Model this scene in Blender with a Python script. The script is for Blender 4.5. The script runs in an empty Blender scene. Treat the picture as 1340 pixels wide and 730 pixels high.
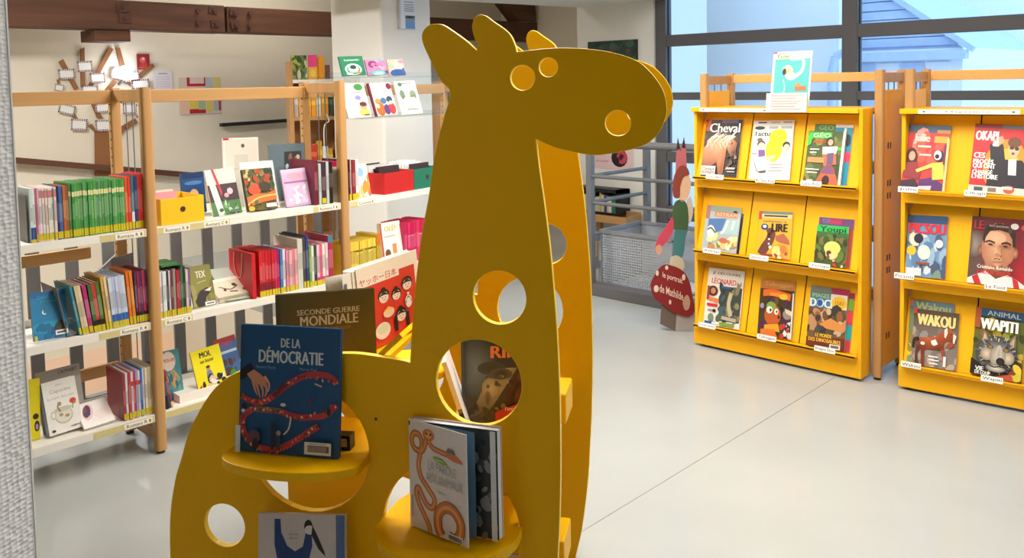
import bpy, math, random
from mathutils import Vector, Matrix
random.seed(7)
R = math.radians
SC = bpy.context.scene
COL = SC.collection

# ------------------------------------------------------------------ camera, sky, lights, exposure
CAM_H, FPX, PPY = 1.45, 1145.61, 182.24          # eye height; focal length and principal row for a 1340 px wide frame
PITCH, ROLL, YAW = 0.0653295, -0.0188143, 0.7686714
def cam_axes():
    u = Vector((math.sin(YAW), 0, math.cos(YAW))); v = Vector((-math.cos(YAW), 0, math.sin(YAW))); z = Vector((0, -1, 0))
    a, r = PITCH, ROLL
    rx = Matrix(((1, 0, 0), (0, math.cos(a), -math.sin(a)), (0, math.sin(a), math.cos(a))))
    rz = Matrix(((math.cos(r), -math.sin(r), 0), (math.sin(r), math.cos(r), 0), (0, 0, 1)))
    return (rz @ rx) @ Matrix((u, v, z)).transposed()
CM = cam_axes()                                  # world -> camera (x right, y down, z forward)
EYE = Vector((0, 0, CAM_H))
cam = bpy.data.objects.new('camera', bpy.data.cameras.new('camera'))
COL.objects.link(cam)
cam.data.sensor_width = 36.0
cam.data.lens = 36.0 * FPX / 1340.0
cam.data.shift_y = -(365.0 - PPY) / 1340.0
cam.data.clip_start = 0.02
right, down, fwd = CM[0], CM[1], CM[2]
cam.matrix_world = Matrix(((right[0], -down[0], -fwd[0], 0), (right[1], -down[1], -fwd[1], 0), (right[2], -down[2], -fwd[2], CAM_H), (0, 0, 0, 1)))
SC.camera = cam

world = bpy.data.worlds.new('overcast_sky'); SC.world = world
world.use_nodes = True
bg = world.node_tree.nodes['Background']
bg.inputs[0].default_value = (0.44, 0.68, 1.0, 1); bg.inputs[1].default_value = 2.8
SC.view_settings.view_transform = 'Standard'; SC.view_settings.look = 'None'; SC.view_settings.gamma = 1.0
SC.view_settings.exposure = 0.0

LAMPS = [(2.05, 1.5, 24, 2.6, 'above the giraffe display'), (3.0, 0.9, 22, 2.6, 'above the open floor by the racks'), (2.45, 2.4, 29, 2.6, 'in front of the book shelves'), (3.3, 3.0, 23, 2.6, 'near the railing'),
         (3.0, -1.2, 26, 2.6, 'added beyond the right picture edge as fill'), (3.9, 6.2, 13, 2.95, 'behind the pillar'), (1.0, 4.9, 100, 2.5, 'added out of view to brighten the stairwell wall')]   # x, y, watts, height, where (each gets a fitting further down); right-edge and stairwell lamps are added fill

def ray(px, py):
    return CM.transposed() @ Vector(((px - 670.0) / FPX, (py - PPY) / FPX, 1.0))
def onz(px, py, z):
    d = ray(px, py); return EYE + d * ((z - CAM_H) / d.z)
def onx(px, py, x):
    d = ray(px, py); return EYE + d * (x / d.x)
def ony(px, py, y):
    d = ray(px, py); return EYE + d * (y / d.y)
def onplane(px, py, p, n):
    d = ray(px, py); return EYE + d * ((Vector(p) - EYE).dot(n) / d.dot(n))

# ------------------------------------------------------------------ materials
def lin(c):
    return tuple(((x / 255) / 12.92 if x / 255 <= 0.04045 else ((x / 255 + 0.055) / 1.055) ** 2.4) for x in c[:3])
MATS = {}
def mat(name, rgb, rough=0.5, metal=0.0, noise=0.0, nscale=(8, 8, 8), bump=0.0, bscale=60.0, emit=None, spec=0.5):
    m = bpy.data.materials.new(name); m.use_nodes = True; MATS[name] = m
    nt = m.node_tree; b = nt.nodes['Principled BSDF']
    c = lin(rgb)
    b.inputs['Base Color'].default_value = (*c, 1); b.inputs['Roughness'].default_value = rough
    b.inputs['Metallic'].default_value = metal; b.inputs['Specular IOR Level'].default_value = spec
    tc = nt.nodes.new('ShaderNodeTexCoord')
    if noise:
        mp = nt.nodes.new('ShaderNodeMapping'); mp.inputs['Scale'].default_value = nscale
        n = nt.nodes.new('ShaderNodeTexNoise'); n.inputs['Scale'].default_value = 1.0; n.inputs['Detail'].default_value = 5
        mx = nt.nodes.new('ShaderNodeMix'); mx.data_type = 'RGBA'
        mx.inputs[6].default_value = (*[x * (1 - noise) for x in c], 1); mx.inputs[7].default_value = (*[min(1, x * (1 + noise)) for x in c], 1)
        nt.links.new(tc.outputs['Object'], mp.inputs['Vector']); nt.links.new(mp.outputs[0], n.inputs['Vector'])
        nt.links.new(n.outputs['Fac'], mx.inputs[0]); nt.links.new(mx.outputs[2], b.inputs['Base Color'])
    if bump:
        n2 = nt.nodes.new('ShaderNodeTexNoise'); n2.inputs['Scale'].default_value = bscale; n2.inputs['Detail'].default_value = 3
        bp = nt.nodes.new('ShaderNodeBump'); bp.inputs['Strength'].default_value = bump; bp.inputs['Distance'].default_value = 0.002
        nt.links.new(tc.outputs['Object'], n2.inputs['Vector']); nt.links.new(n2.outputs['Fac'], bp.inputs['Height']); nt.links.new(bp.outputs[0], b.inputs['Normal'])
    if emit:
        b.inputs['Emission Color'].default_value = (*lin(emit[:3]), 1); b.inputs['Emission Strength'].default_value = emit[3]
    return m
M_YEL = mat('giraffe_yellow_lacquer', (238, 181, 0), 0.42, noise=0.03, nscale=(3, 3, 3), spec=0.16)
M_EDGELIT = mat('giraffe_lit_edge', (255, 218, 70), 0.4)  # paler copy of the yellow: bright light painted onto the cut edges
M_RACK = mat('rack_yellow_lacquer', (250, 186, 28), 0.45, noise=0.03, nscale=(4, 4, 4), spec=0.2)
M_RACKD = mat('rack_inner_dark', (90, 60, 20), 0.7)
M_BEECH = mat('beech_wood', (192, 146, 90), 0.45, noise=0.14, nscale=(30, 30, 3), bump=0.08)
M_BEECHX = mat('beech_wood_rail', (192, 146, 90), 0.45, noise=0.14, nscale=(3, 40, 40), bump=0.08)
M_PINE = mat('pine_wood_rail', (226, 168, 98), 0.45, noise=0.14, nscale=(40, 3, 40), bump=0.08)
M_WHITE = mat('white_shelf_enamel', (238, 234, 224), 0.4, noise=0.02)
M_GREYM = mat('grey_painted_steel', (112, 114, 116), 0.45, noise=0.05)
M_FRAME = mat('window_frame_grey', (98, 96, 98), 0.5, noise=0.04)
M_STEEL = mat('brushed_steel', (150, 152, 156), 0.35, metal=0.8)
M_BLACK = mat('black_plastic', (28, 26, 26), 0.5)
M_DARKW = mat('dark_oak_beam', (96, 60, 40), 0.65, noise=0.75, nscale=(1.5, 16, 16), bump=0.35, bscale=25)
M_IRON = mat('rusty_iron_plate', (88, 54, 42), 0.7, noise=0.3, nscale=(30, 30, 30))
M_WALL = mat('cream_wall_paint', (236, 226, 206), 0.8, noise=0.02, bump=0.1)
M_WALLW = mat('white_wall_paint', (238, 236, 228), 0.8, noise=0.02, bump=0.1)
M_WALLG = mat('grey_wall_paint', (128, 124, 118), 0.85, noise=0.03)
M_PEACHGLOW = mat('peach_warm_glow', (250, 214, 186), 0.8, noise=0.02)  # peach tint painted in for warm light rising from the lower floor
M_CEIL = mat('ceiling_white', (236, 232, 222), 0.9, noise=0.02)
M_PAPER = mat('page_paper', (236, 230, 216), 0.8)
M_PAPERW = mat('white_paper', (244, 243, 240), 0.7)
M_KRAFT = mat('brown_kraft_card', (150, 100, 58), 0.8, noise=0.1)
M_GREYC = mat('grey_card', (128, 124, 120), 0.7, noise=0.06)
M_FAC = mat('courtyard_render', (236, 238, 240), 0.9, noise=0.03, nscale=(1, 1, 1))
M_SLATE = mat('blue_slate', (192, 208, 232), 0.6, noise=0.12, nscale=(2, 14, 14))
M_LIT = mat('lamp_diffuser', (255, 250, 240), 0.5, emit=(255, 244, 226, 6.0))
M_BULB = mat('glowing_bulb', (255, 255, 255), 0.3, emit=(235, 240, 255, 14.0))
# floor: mottled linoleum with a soft sheen
M_FLOOR = mat('grey_linoleum', (175, 179, 177), 0.2, noise=0.09, nscale=(2.2, 2.2, 2.2), bump=0.03, bscale=300, spec=0.5)
M_SEAM = mat('linoleum_seam', (150, 148, 142), 0.5)
# woven glass-fibre wallpaper
M_WOVEN = mat('woven_wallpaper', (236, 233, 228), 0.85)
def woven(m):
    nt = m.node_tree; b = nt.nodes['Principled BSDF']
    tc = nt.nodes.new('ShaderNodeTexCoord')
    br = nt.nodes.new('ShaderNodeTexVoronoi'); br.inputs['Scale'].default_value = 120; br.inputs['Randomness'].default_value = 0.45
    mp = nt.nodes.new('ShaderNodeMapping'); mp.inputs['Scale'].default_value = (1.0, 1.0, 1.7)
    n = nt.nodes.new('ShaderNodeTexNoise'); n.inputs['Scale'].default_value = 70
    ad = nt.nodes.new('ShaderNodeMath'); ad.operation = 'ADD'
    bp = nt.nodes.new('ShaderNodeBump'); bp.inputs['Strength'].default_value = 0.9; bp.inputs['Distance'].default_value = 0.0025
    nt.links.new(tc.outputs['Object'], mp.inputs['Vector']); nt.links.new(mp.outputs[0], br.inputs['Vector'])
    nt.links.new(tc.outputs['Object'], n.inputs['Vector'])
    nt.links.new(br.outputs['Distance'], ad.inputs[0]); nt.links.new(n.outputs['Fac'], ad.inputs[1])
    nt.links.new(ad.outputs[0], bp.inputs['Height']); nt.links.new(bp.outputs[0], b.inputs['Normal'])
woven(M_WOVEN)
# colours per face: printed covers, spines, boxes
def print_mat(name, rough):
    m = bpy.data.materials.new(name); m.use_nodes = True; nt = m.node_tree; b = nt.nodes['Principled BSDF']
    a = nt.nodes.new('ShaderNodeAttribute'); a.attribute_name = 'Col'
    tc = nt.nodes.new('ShaderNodeTexCoord'); n = nt.nodes.new('ShaderNodeTexNoise'); n.inputs['Scale'].default_value = 160; n.inputs['Detail'].default_value = 3
    mr = nt.nodes.new('ShaderNodeMapRange'); mr.inputs[3].default_value = 0.86; mr.inputs[4].default_value = 1.1
    mx = nt.nodes.new('ShaderNodeMix'); mx.data_type = 'RGBA'; mx.blend_type = 'MULTIPLY'; mx.inputs[0].default_value = 1
    nt.links.new(tc.outputs['Object'], n.inputs['Vector']); nt.links.new(n.outputs['Fac'], mr.inputs[0])
    nt.links.new(a.outputs['Color'], mx.inputs[6]); nt.links.new(mr.outputs[0], mx.inputs[7]); nt.links.new(mx.outputs[2], b.inputs['Base Color'])
    b.inputs['Roughness'].default_value = rough
    return m
M_PRINT = print_mat('printed_cover', 0.4)
M_MATTE = print_mat('printed_matte', 0.75)
def clear_mat(name, tint, refl, alpha_tint=1.0):
    m = bpy.data.materials.new(name); m.use_nodes = True; nt = m.node_tree; nt.nodes.clear()
    o = nt.nodes.new('ShaderNodeOutputMaterial'); t = nt.nodes.new('ShaderNodeBsdfTransparent'); g = nt.nodes.new('ShaderNodeBsdfGlossy')
    t.inputs[0].default_value = (*tint, 1); g.inputs['Roughness'].default_value = 0.03
    f = nt.nodes.new('ShaderNodeFresnel'); f.inputs[0].default_value = refl
    mx = nt.nodes.new('ShaderNodeMixShader'); gm = nt.nodes.new('ShaderNodeNewGeometry'); su = nt.nodes.new('ShaderNodeMath'); su.operation = 'SUBTRACT'; su.inputs[0].default_value = 1.0
    ml = nt.nodes.new('ShaderNodeMath'); ml.operation = 'MULTIPLY'                       # the far skin of a thin sheet adds no total reflection
    nt.links.new(gm.outputs['Backfacing'], su.inputs[1]); nt.links.new(su.outputs[0], ml.inputs[0]); nt.links.new(f.outputs[0], ml.inputs[1])
    nt.links.new(ml.outputs[0], mx.inputs[0]); nt.links.new(t.outputs[0], mx.inputs[1]); nt.links.new(g.outputs[0], mx.inputs[2]); nt.links.new(mx.outputs[0], o.inputs[0])
    return m
M_GLASS = clear_mat('window_glass', (0.97, 0.985, 1.0), 1.3)
M_ACR = clear_mat('clear_acrylic', (0.93, 0.95, 0.94), 1.45)
def mesh_mat(name, rgb, scale):
    m = mat(name, rgb, 0.5); nt = m.node_tree; b = nt.nodes['Principled BSDF']
    tc = nt.nodes.new('ShaderNodeTexCoord'); v = nt.nodes.new('ShaderNodeTexVoronoi'); v.inputs['Scale'].default_value = scale; v.inputs['Randomness'].default_value = 0.0
    g = nt.nodes.new('ShaderNodeMath'); g.operation = 'GREATER_THAN'; g.inputs[1].default_value = 0.34
    nt.links.new(tc.outputs['Object'], v.inputs['Vector']); nt.links.new(v.outputs['Distance'], g.inputs[0]); nt.links.new(g.outputs[0], b.inputs['Alpha'])
    return m
M_PERF = mesh_mat('perforated_sheet_steel', (176, 180, 186), 55)
M_CAGE = mat('cage_frame_grey', (146, 148, 152), 0.5, noise=0.04)

# ------------------------------------------------------------------ mesh helpers
class MB:
    def __init__(self): self.v = []; self.f = []; self.c = []; self.smooth = []
    def add(self, vs, fs, col=None, T=None, smooth=False):
        k = len(self.v)
        self.v += [tuple(T @ Vector(p)) if T is not None else tuple(p) for p in vs]
        for f in fs:
            self.f.append(tuple(i + k for i in f)); self.c.append(col); self.smooth.append(smooth)
        return self
    def box(self, x0, x1, y0, y1, z0, z1, col=None, T=None):
        vs = [(x0, y0, z0), (x1, y0, z0), (x1, y1, z0), (x0, y1, z0), (x0, y0, z1), (x1, y0, z1), (x1, y1, z1), (x0, y1, z1)]
        return self.add(vs, [(0, 3, 2, 1), (4, 5, 6, 7), (0, 1, 5, 4), (1, 2, 6, 5), (2, 3, 7, 6), (3, 0, 4, 7)], col, T)
    def bar(self, a, b, w, d, col=None, up=(0, 0, 1)):
        a, b = Vector(a), Vector(b); z = (b - a).normalized(); up = Vector(up)
        if abs(z.dot(up)) > 0.98: up = Vector((0, 1, 0))
        x = up.cross(z).normalized(); y = z.cross(x)
        T = Matrix(((x[0], y[0], z[0], a[0]), (x[1], y[1], z[1], a[1]), (x[2], y[2], z[2], a[2]), (0, 0, 0, 1)))
        return self.box(-w / 2, w / 2, -d / 2, d / 2, 0, (b - a).length, col, T)
    def tube(self, a, b, r0, r1=None, n=12, col=None, cap=True):
        r1 = r0 if r1 is None else r1
        a, b = Vector(a), Vector(b); z = (b - a).normalized(); up = Vector((0, 0, 1)) if abs(z.z) < 0.95 else Vector((1, 0, 0))
        x = up.cross(z).normalized(); y = z.cross(x); vs = []
        for p, r in ((a, r0), (b, r1)):
            for i in range(n):
                t = 2 * math.pi * i / n; vs.append(tuple(p + x * (r * math.cos(t)) + y * (r * math.sin(t))))
        self.add(vs, [(i, (i + 1) % n, n + (i + 1) % n, n + i) for i in range(n)], col, None, True)
        if cap: self.add(vs, [tuple(range(n))[::-1], tuple(range(n, 2 * n))], col)
        return self
    def path(self, pts, r, n=8, col=None):
        for a, b in zip(pts, pts[1:]): self.tube(a, b, r, n=n, col=col)
        return self
    def rpost(self, x0, x1, y0, y1, z0, z1, r, col=None, n=4):           # vertical post with rounded corners
        pts = []
        for cx, cy, a0 in ((x1 - r, y1 - r, 0), (x0 + r, y1 - r, 90), (x0 + r, y0 + r, 180), (x1 - r, y0 + r, 270)):
            for i in range(n + 1):
                t = R(a0 + 90 * i / n); pts.append((cx + r * math.cos(t), cy + r * math.sin(t)))
        m = len(pts); vs = [(x, y, z0) for x, y in pts] + [(x, y, z1) for x, y in pts]
        self.add(vs, [(i, (i + 1) % m, m + (i + 1) % m, m + i) for i in range(m)], col, None, True)
        return self.add(vs, [tuple(range(m))[::-1], tuple(range(m, 2 * m))], col)
    def prism(self, pts, y0, y1, col=None, T=None):                      # polygon in x-z, extruded along y
        m = len(pts); vs = [(x, y0, z) for x, z in pts] + [(x, y1, z) for x, z in pts]
        ar = sum(pts[i][0] * pts[(i + 1) % m][1] - pts[(i + 1) % m][0] * pts[i][1] for i in range(m))
        fs = [tuple(range(m)), tuple(range(m, 2 * m))[::-1]] + [(i, m + i, m + (i + 1) % m, (i + 1) % m) for i in range(m)]
        if ar < 0: fs = [f[::-1] for f in fs]
        return self.add(vs, fs, col, T)
    def build(self, name, m, parent=None, M=None, bevel=0.0, kind=None):
        me = bpy.data.meshes.new(name); me.from_pydata(self.v, [], self.f); me.update()
        if any(self.smooth):
            me.polygons.foreach_set('use_smooth', self.smooth)
        if any(c is not None for c in self.c):
            at = me.color_attributes.new('Col', 'FLOAT_COLOR', 'CORNER'); buf = []
            for f, c in zip(self.f, self.c):
                if isinstance(c, list):
                    for q in c: buf += (*q, 1)
                else: buf += list((*(c or (0.8, 0.8, 0.8)), 1)) * len(f)
            at.data.foreach_set('color', buf)
        me.materials.append(m)
        o = bpy.data.objects.new(name, me); COL.objects.link(o)
        if parent is not None: o.parent = parent
        if M is not None: o.matrix_local = M if parent is not None else M
        if bevel:
            b = o.modifiers.new('bevel', 'BEVEL'); b.width = bevel; b.segments = 2; b.limit_method = 'ANGLE'
        if kind: o['kind'] = kind
        return o
def tag(o, label, cat, group=None):
    o['label'] = label; o['category'] = cat
    if group: o['group'] = group
    return o
def thing(name, label, cat, M=None, group=None):
    o = bpy.data.objects.new(name, None); COL.objects.link(o); o.empty_display_size = 0.05
    if M is not None: o.matrix_world = M
    return tag(o, label, cat, group)
def TR(x, y, z, yaw=0.0, lean=0.0, rollz=0.0):
    return Matrix.Translation((x, y, z)) @ Matrix.Rotation(yaw, 4, 'Z') @ Matrix.Rotation(-lean, 4, 'X') @ Matrix.Rotation(rollz, 4, 'Y')
def structure(name, mb, m, parent=None, M=None, bevel=0.0):
    return mb.build(name, m, parent, M, bevel, kind='structure' if parent is None else None)

# ------------------------------------------------------------------ lettering (flat meshes from the built-in font, made in a scratch scene)
SCR = bpy.data.scenes.new('scratch')
TXT = {}
def text_mesh(s, bold=0.0):
    bold = min(bold, .010); key = (s, bold)
    if key in TXT: return TXT[key]
    c = bpy.data.curves.new('t', 'FONT'); c.body = s; c.offset = bold; c.resolution_u = 2 if len(s) < 16 else 1
    o = bpy.data.objects.new('t', c); SCR.collection.objects.link(o)
    vl = SCR.view_layers[0]; vl.update(); dg = vl.depsgraph
    ev = o.evaluated_get(dg); me = ev.to_mesh()
    vs = [(v.co.x, v.co.y) for v in me.vertices]; fs = [tuple(p.vertices) for p in me.polygons]
    ev.to_mesh_clear(); bpy.data.objects.remove(o); bpy.data.curves.remove(c)
    x0 = min(v[0] for v in vs); x1 = max(v[0] for v in vs); y0 = min(v[1] for v in vs); y1 = max(v[1] for v in vs)
    TXT[key] = ([((x - x0) / (x1 - x0), (y - y0) / (y1 - y0)) for x, y in vs], fs)
    return TXT[key]

# ------------------------------------------------------------------ flat printed art: shapes in 0..1 cover space, v downwards
def Rc(x0, y0, x1, y1, c): return ('p', [(x0, y0), (x1, y0), (x1, y1), (x0, y1)], c)
def Po(pts, c): return ('p', pts, c)
def El(cx, cy, rx, ry, c, rot=0, n=14):
    a = R(rot)
    return ('p', [(cx + rx * math.cos(2 * math.pi * i / n) * math.cos(a) - ry * math.sin(2 * math.pi * i / n) * math.sin(a),
                   cy + rx * math.cos(2 * math.pi * i / n) * math.sin(a) + ry * math.sin(2 * math.pi * i / n) * math.cos(a)) for i in range(n)], c)
def Tx(s, x0, y0, x1, y1, c, bold=0.012): return ('t', s, (x0, y0, x1, y1), c, bold)
def spline(pts, k=6):
    out = []
    for i in range(len(pts) - 1):
        p0 = pts[max(i - 1, 0)]; p1 = pts[i]; p2 = pts[i + 1]; p3 = pts[min(i + 2, len(pts) - 1)]
        for j in range(k):
            t = j / k
            out.append(tuple(0.5 * (2 * b + (c - a) * t + (2 * a - 5 * b + 4 * c - d) * t * t + (-a + 3 * b - 3 * c + d) * t ** 3) for a, b, c, d in zip(p0, p1, p2, p3)))
    out.append(tuple(pts[-1])); return out
def St(pts, w, c, asp=1.0, smooth=True, taper=False):                   # stroke; asp = width/height of the cover
    P = spline(pts, 6) if smooth and len(pts) > 2 else pts
    L, Q = [], []
    for i, p in enumerate(P):
        a = P[max(i - 1, 0)]; b = P[min(i + 1, len(P) - 1)]
        dx, dy = (b[0] - a[0]) * asp, b[1] - a[1]; l = math.hypot(dx, dy) or 1
        ww = w * (1 - 0.75 * i / (len(P) - 1)) if taper else w
        nx, ny = -dy / l * ww / asp, dx / l * ww
        L.append((p[0] + nx, p[1] + ny)); Q.append((p[0] - nx, p[1] - ny))
    return ('s', L, Q, c)
def Bl(n, x0, y0, x1, y1, s, cols, seed):
    rd = random.Random(seed); out = []
    for _ in range(n):
        r = s * rd.uniform(0.5, 1.3)
        out.append(El(rd.uniform(x0, x1), rd.uniform(y0, y1), r, r * rd.uniform(0.5, 0.9), rd.choice(cols), rd.uniform(0, 180), 7))
    return out
def Gd(cx, cy, rx, ry, c1, c2, rot=0, n=14):                            # soft shaded ellipse, c1 in the middle
    e = El(cx, cy, rx, ry, c2, rot, n); return ('g', e[1], (cx, cy), c1, c2)
def Gq(pts, cols): return ('q', pts, cols)                               # polygon with one colour per corner
def art_mesh(name, art, w, h, parent, m=None, eps=0.00012, y=0.0):
    mb = MB(); cl = lambda q: (min(1, max(0, q[0])), min(1, max(0, q[1])))
    flat = []
    for a in art:
        if isinstance(a, list): flat += a
        else: flat.append(a)
    for k, a in enumerate(flat):
        yy = y - eps * (k + 1)
        to = lambda q: (cl(q)[0] * w, yy, (1 - cl(q)[1]) * h)
        if a[0] == 'p':
            pts = a[1]; ar = sum(pts[i][0] * pts[(i + 1) % len(pts)][1] - pts[(i + 1) % len(pts)][0] * pts[i][1] for i in range(len(pts)))
            if ar > 0: pts = pts[::-1]
            mb.add([to(q) for q in pts], [tuple(range(len(pts)))], lin(a[2]))
        elif a[0] == 'g':
            n = len(a[1]); l1, l2 = lin(a[3]), lin(a[4])
            for i in range(n): mb.add([to(a[1][(i + 1) % n]), to(a[1][i]), to(a[2])], [(0, 1, 2)], [l2, l2, l1])
        elif a[0] == 'q':
            pts, cc = a[1], [lin(c) for c in a[2]]; ar = sum(pts[i][0] * pts[(i + 1) % len(pts)][1] - pts[(i + 1) % len(pts)][0] * pts[i][1] for i in range(len(pts)))
            if ar > 0: pts, cc = pts[::-1], cc[::-1]
            mb.add([to(q) for q in pts], [tuple(range(len(pts)))], cc)
        elif a[0] == 's':
            L, Q = a[1], a[2]; n = len(L)
            mb.add([to(q) for q in L] + [to(q) for q in Q], [(i, i + 1, n + i + 1, n + i) for i in range(n - 1)], lin(a[3]))
        else:
            x0, y0, x1, y1 = a[2]; vs, fs = text_mesh(a[1], 0.0)
            dx = min(a[4], .05) * (y1 - y0) * h * 1.3
            for q, s_ in enumerate((-1, 0, 1) if dx > 0 else (0,)):      # heavier strokes: the lettering struck three times side by side
                mb.add([((x0 + vx * (x1 - x0)) * w + s_ * dx, yy - eps * .2 * q, (1 - y1 + vy * (y1 - y0)) * h) for vx, vy in vs], fs, lin(a[3]))
    return mb.build(name, m or M_PRINT, parent)

# ------------------------------------------------------------------ books
def fit(p, yaw, lean, bl, br, tl, pivot=True):
    """Frame of a face-out book: its front lies in a plane through p, turned by yaw, leaning back; corners read from the photograph."""
    if pivot: p = onplane(*bl, p, Matrix.Rotation(yaw, 3, 'Z') @ Vector((0, -1, 0)))
    n = Matrix.Rotation(yaw, 3, 'Z') @ Vector((0, -math.cos(lean), math.sin(lean)))
    a, b, c = onplane(*bl, p, n), onplane(*br, p, n), onplane(*tl, p, n)
    x = (b - a).normalized(); y = -n; z = x.cross(y)
    M = Matrix(((x[0], y[0], z[0], a[0]), (x[1], y[1], z[1], a[1]), (x[2], y[2], z[2], a[2]), (0, 0, 0, 1)))
    return M, (b - a).length, (c - a).dot(z)
def book(name, label, M, w, h, t, cover, art, group=None, spine=None, cat='book', hard=0.0022, pages=(236, 230, 216)):
    """Face-out book: x across the front, z up, y into the book; spine at x = 0."""
    root = thing(name, label, cat, M, group)
    c = lin(cover); s = lin(spine or cover); mb = MB()
    mb.box(0, w, 0, hard, 0, h, c).box(0, w, t - hard, t, 0, h, c).box(0, hard, hard, t - hard, 0, h, s)
    mb.build('cover', M_PRINT, root)
    MB().box(hard, w - 0.004, hard, t - hard, 0.003, h - 0.003, lin(pages)).build('page_block', M_MATTE, root)
    art_mesh('cover_print', art, w, h, root)
    return root
def settle(M, w, h, z, t=.012):
    """Move a leaning book along its own slope until its lowest front corner rests at height z; returns the corrected height."""
    lo = min((M @ Vector((x, y, 0))).z for x in (0, w) for y in (0, t)); ax_ = M.col[2].xyz; k = (z - lo) / ax_.z
    M.translation = M.translation + ax_ * k
    return h - k
def magazine(name, label, M, w, h, art, group=None, t=0.004):
    root = thing(name, label, 'magazine', M, group)
    MB().box(0, w, 0, t, 0, h, lin((232, 228, 220))).build('page_block', M_MATTE, root)
    art_mesh('cover_print', art, w, h, root)
    return root
NSP = [0]
def spine_book(name, label, M, t, h, d, col, stripes, group, pages=(226, 220, 208)):
    """Book seen from its spine: x = thickness, y = depth, spine at y = 0."""
    c = lin(col); b = min(0.0018, t * 0.2)
    mb = MB(); mb.box(0, t, 0, 0.002, 0, h, c).box(0, b, 0.002, d, 0, h, c).box(t - b, t, 0.002, d, 0, h, c)
    o = mb.build(name, M_PRINT, None, M); tag(o, label, 'book', group)
    MB().box(b, t - b, 0.002, d - 0.003, 0.002, h - 0.004, lin(pages)).build('page_block', M_MATTE, o)
    if stripes:
        q = MB(); cuts = sorted({0.004, 0.996} | {min(.996, max(.004, z)) for s in stripes for z in s[:2]})
        vs = [(x, -0.0004, z * h) for z in cuts for x in (0.0004, t - 0.0004)]
        q.v = vs
        for i in range(len(cuts) - 1):
            mid = (cuts[i] + cuts[i + 1]) / 2; cc = col
            for z0, z1, sc in stripes:
                if z0 < mid < z1: cc = sc
            q.f.append((2 * i, 2 * i + 1, 2 * i + 3, 2 * i + 2)); q.c.append(lin(cc)); q.smooth.append(False)
        q.build('spine_label', M_PRINT, o)
    return o

# ================================================================== THE SETTING
XW = 5.6                                          # plane of the window wall
YB = 7.2                                          # far wall across the stairwell
ZS = onx(755, 10, XW).z                           # low ceiling band at the back
YC = onx(755, 10, XW).y                           # where the window wall ends
VOID_X, VOID_Y, BAL_X = 3.25, 4.02, 2.8
structure('floor', MB().box(-2.5, XW + 0.1, -4.2, VOID_Y, -0.2, 0), M_FLOOR)
structure('floor_landing', MB().box(VOID_X, 7.3, VOID_Y, YB, -0.2, 0), M_FLOOR)
structure('floor_lower', MB().box(-2.5, VOID_X, VOID_Y, YB, -2.8, -2.6), M_FLOOR)
structure('wall_stairwell', MB().box(-2.5, VOID_X, VOID_Y - 0.06, VOID_Y, -2.6, -0.2).box(VOID_X, VOID_X + 0.1, VOID_Y, YB, -2.6, -0.2), M_WALL)
a, b = onz(765, 693, 0), onz(1090, 495, 0); d = (b - a).normalized(); a -= d * 0.9; b += d * 0.6
structure('trim_1', MB().bar((a.x, a.y, 0.0002), (b.x, b.y, 0.0002), 0.004, 0.0012), M_SEAM)['label'] = 'welded seam across the pale linoleum'
structure('ceiling', MB().box(-2.5, XW + 0.1, -4.2, 3.75, 2.6, 2.75), M_CEIL)
structure('ceiling_stairwell', MB().box(-2.5, 7.4, 3.75, YB + 0.1, 2.95, 3.1), M_CEIL)
s1, s2 = onz(580, 0.8, ZS), onz(754, 9.5, ZS)
k = (s2.y - s1.y) / (s2.x - s1.x)
ya = s1.y + k * (2.9 - s1.x); yb2 = s1.y + k * (XW - s1.x)
structure('ceiling_soffit', MB().add([(2.9, 3.75, ZS), (XW, 3.75, ZS), (XW, yb2, ZS), (2.9, ya, ZS), (2.9, 3.75, 2.95), (XW, 3.75, 2.95), (XW, yb2, 2.95), (2.9, ya, 2.95)],
          [(0, 3, 2, 1), (4, 5, 6, 7), (0, 1, 5, 4), (1, 2, 6, 5), (2, 3, 7, 6), (3, 0, 4, 7)]), M_CEIL)
structure('wall_back', MB().box(-2.5, 7.4, YB, YB + 0.1, -0.62, 3.0), M_WALL)
structure('wall_back_lower', MB().box(-2.5, 7.4, YB, YB + 0.1, -2.8, -0.62), M_PEACHGLOW)
structure('wall_far_left', MB().box(-2.6, -2.5, -4.2, YB, -2.8, 3.0), M_WALLG)
structure('wall_behind_camera', MB().box(-2.5, XW + .1, -4.3, -4.2, 0, 2.75), M_WALLG)
structure('wall_recess', MB().box(7.3, 7.4, YC, YB, 0, 3.0), M_WALL)
structure('wall_right', MB().box(XW, XW + 0.22, onx(856, 100, XW).y, YC, 0, 2.95), M_WALLW)
structure('wall_right_return', MB().box(XW + 0.22, 7.4, YC - 0.12, YC, 0, 2.95), M_WALLW)
# near wall end at the left edge of the picture (woven glass-fibre paper)
pe = onplane(28, 360, (0.33, 1.1, 0), Vector((0.5, -0.86, 0)))
MW = TR(pe.x, pe.y, 0, R(30))
structure('wall_left', MB().rpost(-1.4, 0, 0, 0.25, 0, 2.6, 0.001), M_WOVEN, None, MW)
structure('trim_2', MB().rpost(-0.0022, 0.0008, -0.0008, 0.002, 0, 2.6, 0.0006), M_WHITE, None, MW)['label'] = 'white corner bead on the wall end'
# pillar
cl, cc, cr = ony(432, 60, 4.75), ony(499, 60, 4.5), ony(565, 60, 4.5)
w1 = onx(433, 60, cc.x).y
pc = structure('wall_pillar', MB().rpost(cc.x, cr.x, 4.5, w1, 0, 2.95, 0.02), M_WALLW)
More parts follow.
